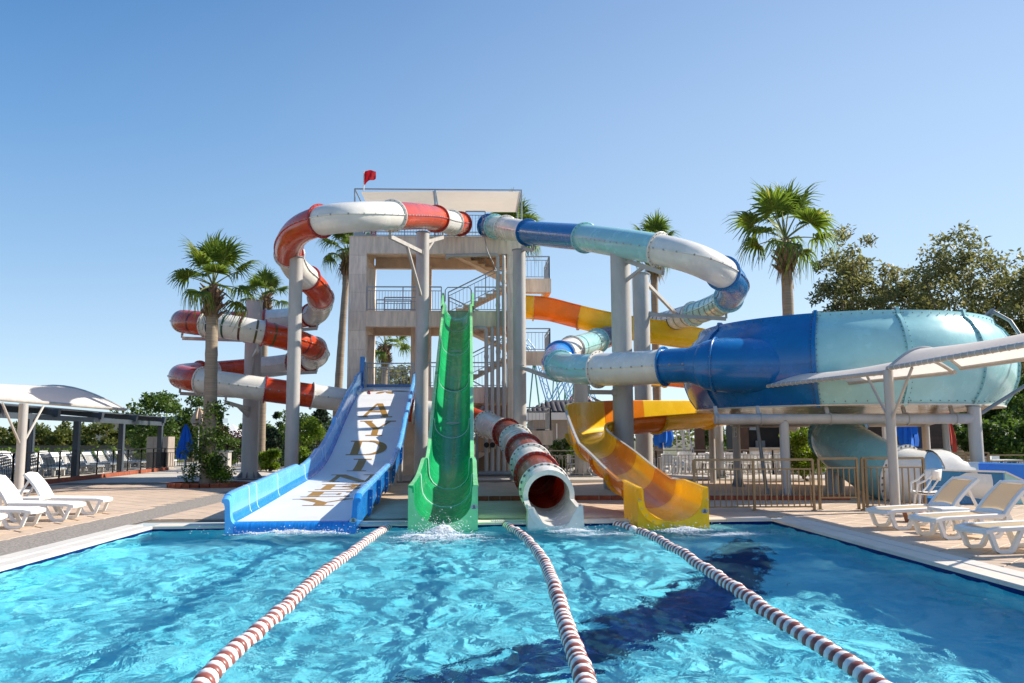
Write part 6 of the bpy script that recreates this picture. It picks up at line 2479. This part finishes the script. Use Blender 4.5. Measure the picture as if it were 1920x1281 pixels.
# ---- stone garden walls
def block_wall(name, label, p0, p1, h, bw, bh, parent_cat='wall', m=None, th=.25, piers=()):
    p0, p1 = V(p0), V(p1)
    t = thing(name, label, parent_cat, p0)
    d = (p1 - p0)
    L_ = d.length
    d.normalize()
    rz = math.atan2(d.y, d.x)
    rows, cols = int(h / bh), int(L_ / bw)
    metas = []
    rg = random.Random(len(label))
    for v in range(5):
        mb = MB()
        w = bw - .03
        hh = bh - .03
        vs = [(x * w / 2 + rg.uniform(-.03, .03), y * th / 2 + rg.uniform(-.02, .02), z * hh / 2 + rg.uniform(-.02, .02)) for x in (-1, 1) for y in (-1, 1) for z in (-1, 1)]
        mb.add(vs, [(0, 1, 3, 2), (4, 6, 7, 5), (0, 4, 5, 1), (2, 3, 7, 6), (0, 2, 6, 4), (1, 5, 7, 3)])
        metas.append(mb.mesh('stone', m, ang=0))
    n = 0
    restmb = MB()
    for r in range(rows):
        for c in range(cols):
            q = d * ((c + .5 + (.5 if r % 2 else 0)) * bw) + V((0, 0, (r + .5) * bh))
            if n < 290:
                link('stone', metas[rg.randrange(5)], t, loc=q, rz=rz)
            else:
                restmb.box(q + p0, (bw - .03, th, bh - .03), Matrix.Rotation(rz, 3, 'Z'))
            n += 1
    if restmb.v:
        restmb.build('stone', m, t, ang=0, kind='stuff')
    mb = MB()
    mb.bar(p0 + V((0, 0, h / 2)), p1 + V((0, 0, h / 2)), th * .7, h - .05)
    mb.build('mortar', M_grout, t, ang=0)
    for s in piers:
        q = p0.lerp(p1, s)
        mb = MB()
        mb.box(q + V((0, 0, .95)), (.55, .5, 1.9))
        mb.box(q + V((0, 0, 1.94)), (.7, .62, .08))
        mb.build('pier', M_stone2, t, ang=0)
    return t
M_rubble = mat('rubble_stone', (.56, .44, .32), rough=.9, var=.25, objrand=.2, bump=.3)
block_wall('garden_wall', 'low beige stone wall with square piers beyond the rows of white loungers', (-50, 61, 0), (-20, 62, 0), 1.25, .8, .42, m=M_rubble, piers=(.30, .62, .94))
block_wall('garden_wall', 'stone wall behind the terrace on the right', (px(1770, 46), 46, 0), (px(1990, 46), 46, 0), 1.4, .55, .28, m=M_rubble)
# ---- hedge and white loungers beyond the left railing
rg = random.Random(77)
for k in range(9):
    x0 = -44 + k * 2.9
    t = thing('hedge', 'clipped bright green hedge bush before the garden wall, %s from the left' % ('first', 'second', 'third', 'fourth', 'fifth', 'sixth', 'seventh', 'eighth', 'ninth')[k], 'hedge', (x0, 57.5, 0), 'hedge bushes along the garden wall')
    mb = MB()
    for j in range(12):
        leaves(mb, V((x0 + rg.uniform(-1.3, 1.3), 57.5 + rg.uniform(-.5, .5), .55 + rg.uniform(-.3, .3))), (.6, .5, .45), 90, .18, rg)
    mb.build('leaves', M_leafy, t, ang=0)
lg = MB()
lg.bb((0, -.33, .30), (1.2, .33, .36)); lg.add([(1.2, -.33, .33), (1.2, .33, .33), (1.62, .33, .95), (1.62, -.33, .95), (1.25, -.33, .30), (1.25, .33, .30), (1.67, .33, .92), (1.67, -.33, .92)], [(0, 1, 2, 3), (7, 6, 5, 4), (0, 3, 7, 4), (1, 5, 6, 2), (3, 2, 6, 7)])
for x in (.1, 1.1):
    for y in (-.3, .3):
        lg.bb((x - .04, y - .03, 0), (x + .1, y + .03, .30))
lg.bb((.02, -.28, .362), (1.15, .28, .40), 1)
lme = lg.mesh('sun_lounger', [M_plastic, mat('pale_blue_pad', (.42, .55, .75), rough=.8)], ang=0)
ORD = ('first second third fourth fifth sixth seventh eighth ninth tenth eleventh twelfth thirteenth fourteenth fifteenth sixteenth seventeenth eighteenth nineteenth').split()
for r in range(6):
    for c in range(19):
        x, y = -41 + c * 1.25 + rg.uniform(-.1, .1) + r * .3, 35 + r * 3.6 + rg.uniform(-.1, .1)
        if x > -17.6: continue
        u, v = prj((x, y, .5))
        if u < -30: continue
        link('sun_lounger', lme, loc=(x, y, 0), rz=R(168) + rg.uniform(-.08, .08), label='white lounger, %s from the left in the %s packed row beyond the left railing' % (ORD[c], ORD[r]), cat='sun lounger', group='packed loungers beyond the left railing')
# ---- small tiled building behind the yellow slide
sbd = thing('small_building', 'small beige building with a dark tiled roof behind the yellow slide', 'building', (px(1070, 48), 48, 0))
xa, xb = px(1000, 48), px(1160, 48)
mb = MB()
mb.bb((xa, 48, 0), (xb, 53, 2.6))
mb.build('wall', mat('grey_beige_wall', (.33, .28, .24), rough=.9, var=.08), sbd, ang=0)
mb = MB()
mb.bb((xa - .35, 47.6, 2.6), (xb + .35, 53.4, 3.0))
mb.build('fascia', M_plastic, sbd, ang=0)
mb = MB()
mb.bb((px(1044, 47.9) - .03, 47.9, .3), (px(1044, 47.9) + .03, 47.99, 2.4))
mb.build('downpipe', M_plastic, sbd, ang=0)
mb = MB()
mb.bb((px(1006, 47.9), 47.95, .5), (px(1022, 47.9), 47.995, 2.1))
mb.build('window', M_dark, sbd, ang=0)
mbt = MB()
vs = []
for k in range(7):
    g = math.pi * k / 6
    vs += [(-.14 * math.cos(g), 0, .09 * math.sin(g)), (-.12 * math.cos(g), .46, .09 * math.sin(g) + .035)]
mbt.add(vs, [(2 * k, 2 * k + 2, 2 * k + 3, 2 * k + 1) for k in range(6)])
met2 = mbt.mesh('roof_tile', M_roof)
ncol = int((xb - xa + .6) / .29)
for r in range(5):
    for c in range(ncol):
        x = xa - .25 + c * .29
        inset = r * .26
        if x < xa - .3 + inset or x > xb + .3 - inset: continue
        o = link('roof_tile', met2, sbd, loc=V((x, 47.6 + r * .40, 3.0 + r * .12)) - ORG[sbd.name])
        o.rotation_euler = (R(15), 0, 0)
mb = MB()
mb.add([(xa - .35, 47.62, 3.0), (xb + .35, 47.62, 3.0), (xb - 1.3, 50.5, 3.82), (xa + 1.3, 50.5, 3.82)], [(0, 1, 2, 3)])
mb.add([(xb + .35, 47.62, 3.0), (xb + .35, 53.4, 3.0), (xb - 1.3, 50.5, 4.1)], [(0, 1, 2)])
mb.add([(xa - .35, 47.62, 3.0), (xa - .35, 53.4, 3.0), (xa + 1.3, 50.5, 4.1)], [(2, 1, 0)])
mb.build('roof', M_roof, sbd, ang=0)
# low grey building beyond the hedge
lb = thing('low_building', 'low pale building half hidden by the bushes behind the left pergola', 'building', (-32, 76, 0))
mb = MB()
mb.bb((-33, 76, 0), (-24, 82, 3.2))
mb.build('wall', M_plaster, lb, ang=0)
mb = MB()
mb.bb((-33.5, 75.5, 3.2), (-23.5, 82.5, 3.6))
mb.build('roof', mat('pale_blue_roof', (.22, .28, .33), rough=.6), lb, ang=0)
wt = thing('white_tent', 'white tent roof far behind the thick grey column', 'tent', (px(620 - 0, 80), 80, 0))
mb = MB()
q0, q1 = px(395, 78), px(455, 78)
mb.add([(q0, 78, 1.5), (q1, 78, 1.5), (q1, 82, 1.5), (q0, 82, 1.5), ((q0 + q1) / 2, 80, 3.0)], [(0, 1, 4), (1, 2, 4), (2, 3, 4), (3, 0, 4)])
mb.build('roof', M_plastic, wt, ang=0)
mb = MB()
for x, y in ((q0, 78), (q1, 78), (q0, 82), (q1, 82)):
    mb.cyl((x, y, 0), (x, y, 1.5), .05, n=6)
mb.build('post', M_steel, wt)

# ---- roller coaster far behind
M_cblue = mat('coaster_blue', (.25, .48, .75), rough=.4)
M_cgreen = mat('coaster_green', (.10, .30, .20), rough=.5)
M_cred = mat('coaster_red', (.50, .14, .12), rough=.5)
def coaster(label, P, m, Y, w=.9, sup=True):
    pts = resample(spline([at(u, v, Y + dy) for u, v, dy in P], 8), 1.4)
    t = thing('roller_coaster', label, 'roller coaster', (pts[0].x, Y, 0), 'roller coasters far behind the slides')
    mb = MB()
    L1, L2 = [], []
    for i, p in enumerate(pts):
        t_ = (pts[min(i + 1, len(pts) - 1)] - pts[max(0, i - 1)]).normalized()
        n = V((-t_.z, 0, t_.x)).normalized()
        if n.z < 0: n = -n
        L1.append(p + n * w * .5)
        L2.append(p - n * w * .5)
    mb.tube(L1, .085, 6)
    mb.tube(L2, .085, 6)
    mb.tube([p + V((0, 1.1, 0)) for p in pts], .08, 6)
    for i in range(len(pts) - 1):
        a, b = (L1[i], L2[i + 1]) if i % 2 else (L2[i], L1[i + 1])
        mb.bar(a, b, .07)
        mb.bar(L1[i], pts[i] + V((0, 1.1, 0)), .06)
    mb.build('track', m, t, ang=60)
    if sup:
        for i in range(2, len(pts) - 1, 4):
            mb = MB()
            p = L2[i]
            mb.tube([p, V((p.x + 1.5, Y + .5, 0))], .11, 6)
            mb.tube([p, V((p.x - 1.2, Y + .5, 0))], .10, 6)
            mb.build('support', M_cgreen, t)
coaster('pale blue lattice coaster track that drops steeply beside the tower', [(985, 640, 0), (1003, 665, 0), (1015, 700, 0), (1028, 745, 0), (1040, 775, 2)], M_cblue, 120)
coaster('blue lattice coaster arch between the tower column and the teal tube', [(1018, 700, 6), (1035, 680, 6), (1050, 690, 5), (1062, 725, 5), (1070, 765, 4)], M_cblue, 135)
coaster('blue lattice coaster track climbing to the right under the teal tube', [(1022, 778, 0), (1048, 730, 0), (1072, 690, 0), (1090, 655, 0)], M_cblue, 128)
coaster('red coaster hump far behind the teal tube', [(1068, 770, 0), (1078, 742, 0), (1088, 736, 0), (1100, 750, 0), (1112, 775, 0)], M_cred, 110)
coaster('blue coaster hump right of the red one', [(1055, 765, 3), (1085, 712, 3), (1098, 718, 3), (1118, 760, 3), (1128, 778, 3)], M_cblue, 140)
coaster('grey blue coaster seen below the bowl', [(1340, 795, 0), (1370, 770, 0), (1400, 752, 0), (1440, 765, 0), (1470, 790, 0)], mat('coaster_grey', (.18, .22, .28), rough=.5), 130)
# far tree line that closes the horizon
rg = random.Random(3)
mb = MB()
for i in range(260):
    x = -190 + i * 1.6
    Y = 150 + rg.uniform(-8, 8)
    h_ = rg.uniform(2.2, 4.5)
    leaves(mb, V((x, Y, h_ * .5)), (2.0, 1.5, h_ * .6), 34, 1.1, rg)
tag(mb.build('woods', M_hedge, ang=0), kind='stuff')

# ================================================================== LANE ROPES, SPLASHES
M_fw = mat('float_white', (.78, .74, .70), rough=.35, objrand=.04)
M_fr = mat('float_maroon', (.26, .075, .055), rough=.35, objrand=.12)
M_cord = mat('cord', (.6, .5, .4), rough=.8)
fprof = [(.012, -.044), (.05, -.043), (.070, -.034), (.078, -.018), (.080, 0), (.078, .018), (.070, .034), (.05, .043), (.012, .044)]
def float_mesh(m):
    mb = MB()
    mb.lathe(fprof, (0, 0, 0), 14)
    return mb.mesh('float', m, ang=60)
fm = [float_mesh(M_fw), float_mesh(M_fr)]
def rope(label, P, skip=(), start=0):
    pts = resample(spline([gr(u, v, WZ + .02) for u, v in P], 12), .092)
    t = thing('lane_rope', label, 'lane rope', pts[0], 'striped lane ropes across the pool')
    mb = MB()
    mb.tube([p for p in pts[::3]] + [pts[-1]], .010, 5)
    mb.build('cord', M_cord, t)
    rg = random.Random(len(label))
    for i in range(len(pts) - 1):
        if any(a <= i < b for a, b in skip): continue
        c = (pts[i] + pts[i + 1]) / 2
        d = (pts[i + 1] - pts[i]).normalized()
        o = link('float', fm[(i + start) % 2], t, loc=c - pts[0] + V((0, 0, wave(c.x, c.y) * .8 + rg.uniform(-.003, .003))))
        o.rotation_euler = (d + V((rg.uniform(-.05, .05), rg.uniform(-.05, .05), rg.uniform(-.05, .05)))).to_track_quat('Z', 'Y').to_euler()
    return t
rope('pale pink and white striped lane rope between the blue and green slides', [(734, 986), (712, 1000), (680, 1022), (640, 1052), (600, 1082), (550, 1128), (500, 1175), (450, 1218), (405, 1262), (370, 1300), (320, 1360)])
rope('sagging maroon and white striped lane rope in front of the white tube mouth', [(947, 986), (965, 998), (985, 1012), (1003, 1032), (1018, 1052), (1032, 1082), (1044, 1118), (1055, 1155), (1068, 1195), (1082, 1235), (1095, 1275), (1105, 1320), (1112, 1370)])
rope('maroon and white lane rope running to the lower right with a gap near its end', [(1148, 982), (1175, 990), (1200, 998), (1230, 1012), (1265, 1032), (1310, 1060), (1355, 1090), (1410, 1130), (1470, 1172), (1530, 1212), (1590, 1252), (1640, 1288), (1700, 1335)], skip=((13, 16),))

def foam_mat():
    return mat('foam', (.88, .90, .92), rough=.5, trans=.25)
M_foam = foam_mat()
def foam(mb, c, rx, ry, n, s0, s1, rg, zt=.0):
    for _ in range(n):
        a, b = rg.gauss(0, .5), rg.gauss(0, .5)
        q = math.hypot(a, b)
        if q > 1.25: continue
        x, y = c[0] + a * rx, c[1] + b * ry
        s = (s0 + (s1 - s0) * rg.random() ** 2) * (1.15 - .6 * min(1, q))
        z = WZ + wave(x, y) + zt * max(0, 1 - q) * rg.random()
        k = 7
        vs = [(x, y, z + s * .55)] 
        for lv, (rr, hz) in enumerate(((.7, .38), (1.0, -.02))):
            for j in range(k):
                g = 2 * math.pi * j / k + lv * .4
                w = s * rr * rg.uniform(.75, 1.3)
                vs.append((x + math.cos(g) * w, y + math.sin(g) * w, z + s * hz))
        fs = [(0, 1 + j, 1 + (j + 1) % k) for j in range(k)] + [(1 + j, 1 + k + j, 1 + k + (j + 1) % k, 1 + (j + 1) % k) for j in range(k)]
        mb.add(vs, fs)
rg = random.Random(19)
for lab, blobs in (('green', [(-.58, 15.38, .26, .34, 2600, .005, .026, .12), (-.6, 14.75, .72, .48, 5200, .004, .020, .035), (-.55, 14.1, 1.4, .9, 2200, .002, .010, 0)]),
                   ('blue', [(-3.2, 15.45, 1.0, .14, 3600, .004, .020, .05), (-3.1, 15.2, 1.2, .3, 700, .002, .009, 0)]),
                   ('white', [(1.75, 15.45, .40, .25, 2200, .004, .020, .06), (2.1, 14.9, .8, .45, 2600, .002, .012, 0)]),
                   ('yellow', [(3.75, 15.4, .42, .28, 2000, .004, .020, .06), (4.3, 14.7, 1.1, .5, 2600, .002, .012, 0)])):
    mb = MB()
    for (x, y, rx, ry, n, s0, s1, zt) in blobs:
        foam(mb, (x, y), rx, ry, n, s0, s1, rg, zt)
    for _ in range(420 if lab == 'green' else 160):      # spray
        (x0, y0, rx, ry) = blobs[0][:4]
        x, y = x0 + rg.gauss(0, 1) * rx * .9, y0 - abs(rg.gauss(0, 1)) * ry * .9
        z = WZ + .02 + abs(rg.gauss(0, 1)) * (.13 if lab == 'green' else .06)
        s = rg.uniform(.003, .010)
        mb.add([(x + s, y, z), (x - s, y, z), (x, y + s, z), (x, y - s, z), (x, y, z + s), (x, y, z - s)], [(0, 2, 4), (2, 1, 4), (1, 3, 4), (3, 0, 4), (2, 0, 5), (1, 2, 5), (3, 1, 5), (0, 3, 5)])
    tag(mb.build('foam', M_foam, ang=60), kind='stuff', label='white water splashing at the foot of the %s slide' % lab)
# sheet of running water on the green slide, broken at its lower end
def stream_mat():
    m = bpy.data.materials.new('stream')
    m.use_nodes = True
    nt = m.node_tree
    p = nt.nodes['Principled BSDF']
    p.inputs['Base Color'].default_value = (.85, .92, .90, 1)
    p.inputs['Roughness'].default_value = .15
    geo = nt.nodes.new('ShaderNodeNewGeometry')
    mp = nt.nodes.new('ShaderNodeMapping')
    mp.inputs['Scale'].default_value = (9, 3.2, 3.2)
    n = nt.nodes.new('ShaderNodeTexNoise')
    n.inputs['Scale'].default_value = 2.4
    n.inputs['Detail'].default_value = 6
    n.inputs['Roughness'].default_value = .7
    r = nt.nodes.new('ShaderNodeValToRGB')
    r.color_ramp.elements[0].position = .53
    r.color_ramp.elements[0].color = (0, 0, 0, 1)
    r.color_ramp.elements[1].position = .86
    r.color_ramp.elements[1].color = (.75, .75, .75, 1)
    L = nt.links.new
    L(geo.outputs['Position'], mp.inputs[0])
    L(mp.outputs[0], n.inputs[0])
    L(n.outputs[0], r.inputs[0])
    L(r.outputs[0], p.inputs['Alpha'])
    b = nt.nodes.new('ShaderNodeBump')
    b.inputs['Distance'].default_value = .03
    L(n.outputs[0], b.inputs['Height'])
    L(b.outputs[0], p.inputs['Normal'])
    return m
M_stream = stream_mat()
mb = MB()
vs = []
sp = [p for p in gp if p.y < 33]
for i, p in enumerate(sp):
    t = (sp[min(i + 1, len(sp) - 1)] - sp[max(i - 1, 0)]).normalized()
    up = V((1, 0, 0)).cross(t)
    for a in (-.24, -.12, 0, .12, .24):
        w = .62 + .5 * max(0, 1 - (p.y - 15.7) / 6)
        vs.append(p + V((a * w, 0, 0)) + up * (.035 + a * a * .9 * w * w))
mb.add(vs, [(i * 5 + j, i * 5 + j + 1, i * 5 + j + 6, i * 5 + j + 5) for i in range(len(sp) - 1) for j in range(4)])
e = gp[0]
vs = [(e.x + a, e.y - y, z) for y, z in ((0, .06), (.12, .03), (.22, -.03), (.30, -.12)) for a in (-.24, -.12, 0, .12, .24)]
mb.add(vs, [(i * 5 + j, i * 5 + j + 1, i * 5 + j + 6, i * 5 + j + 5) for i in range(3) for j in range(4)])
tag(mb.build('water_stream', M_stream), kind='stuff', label='thin stream of water running down the green slide')
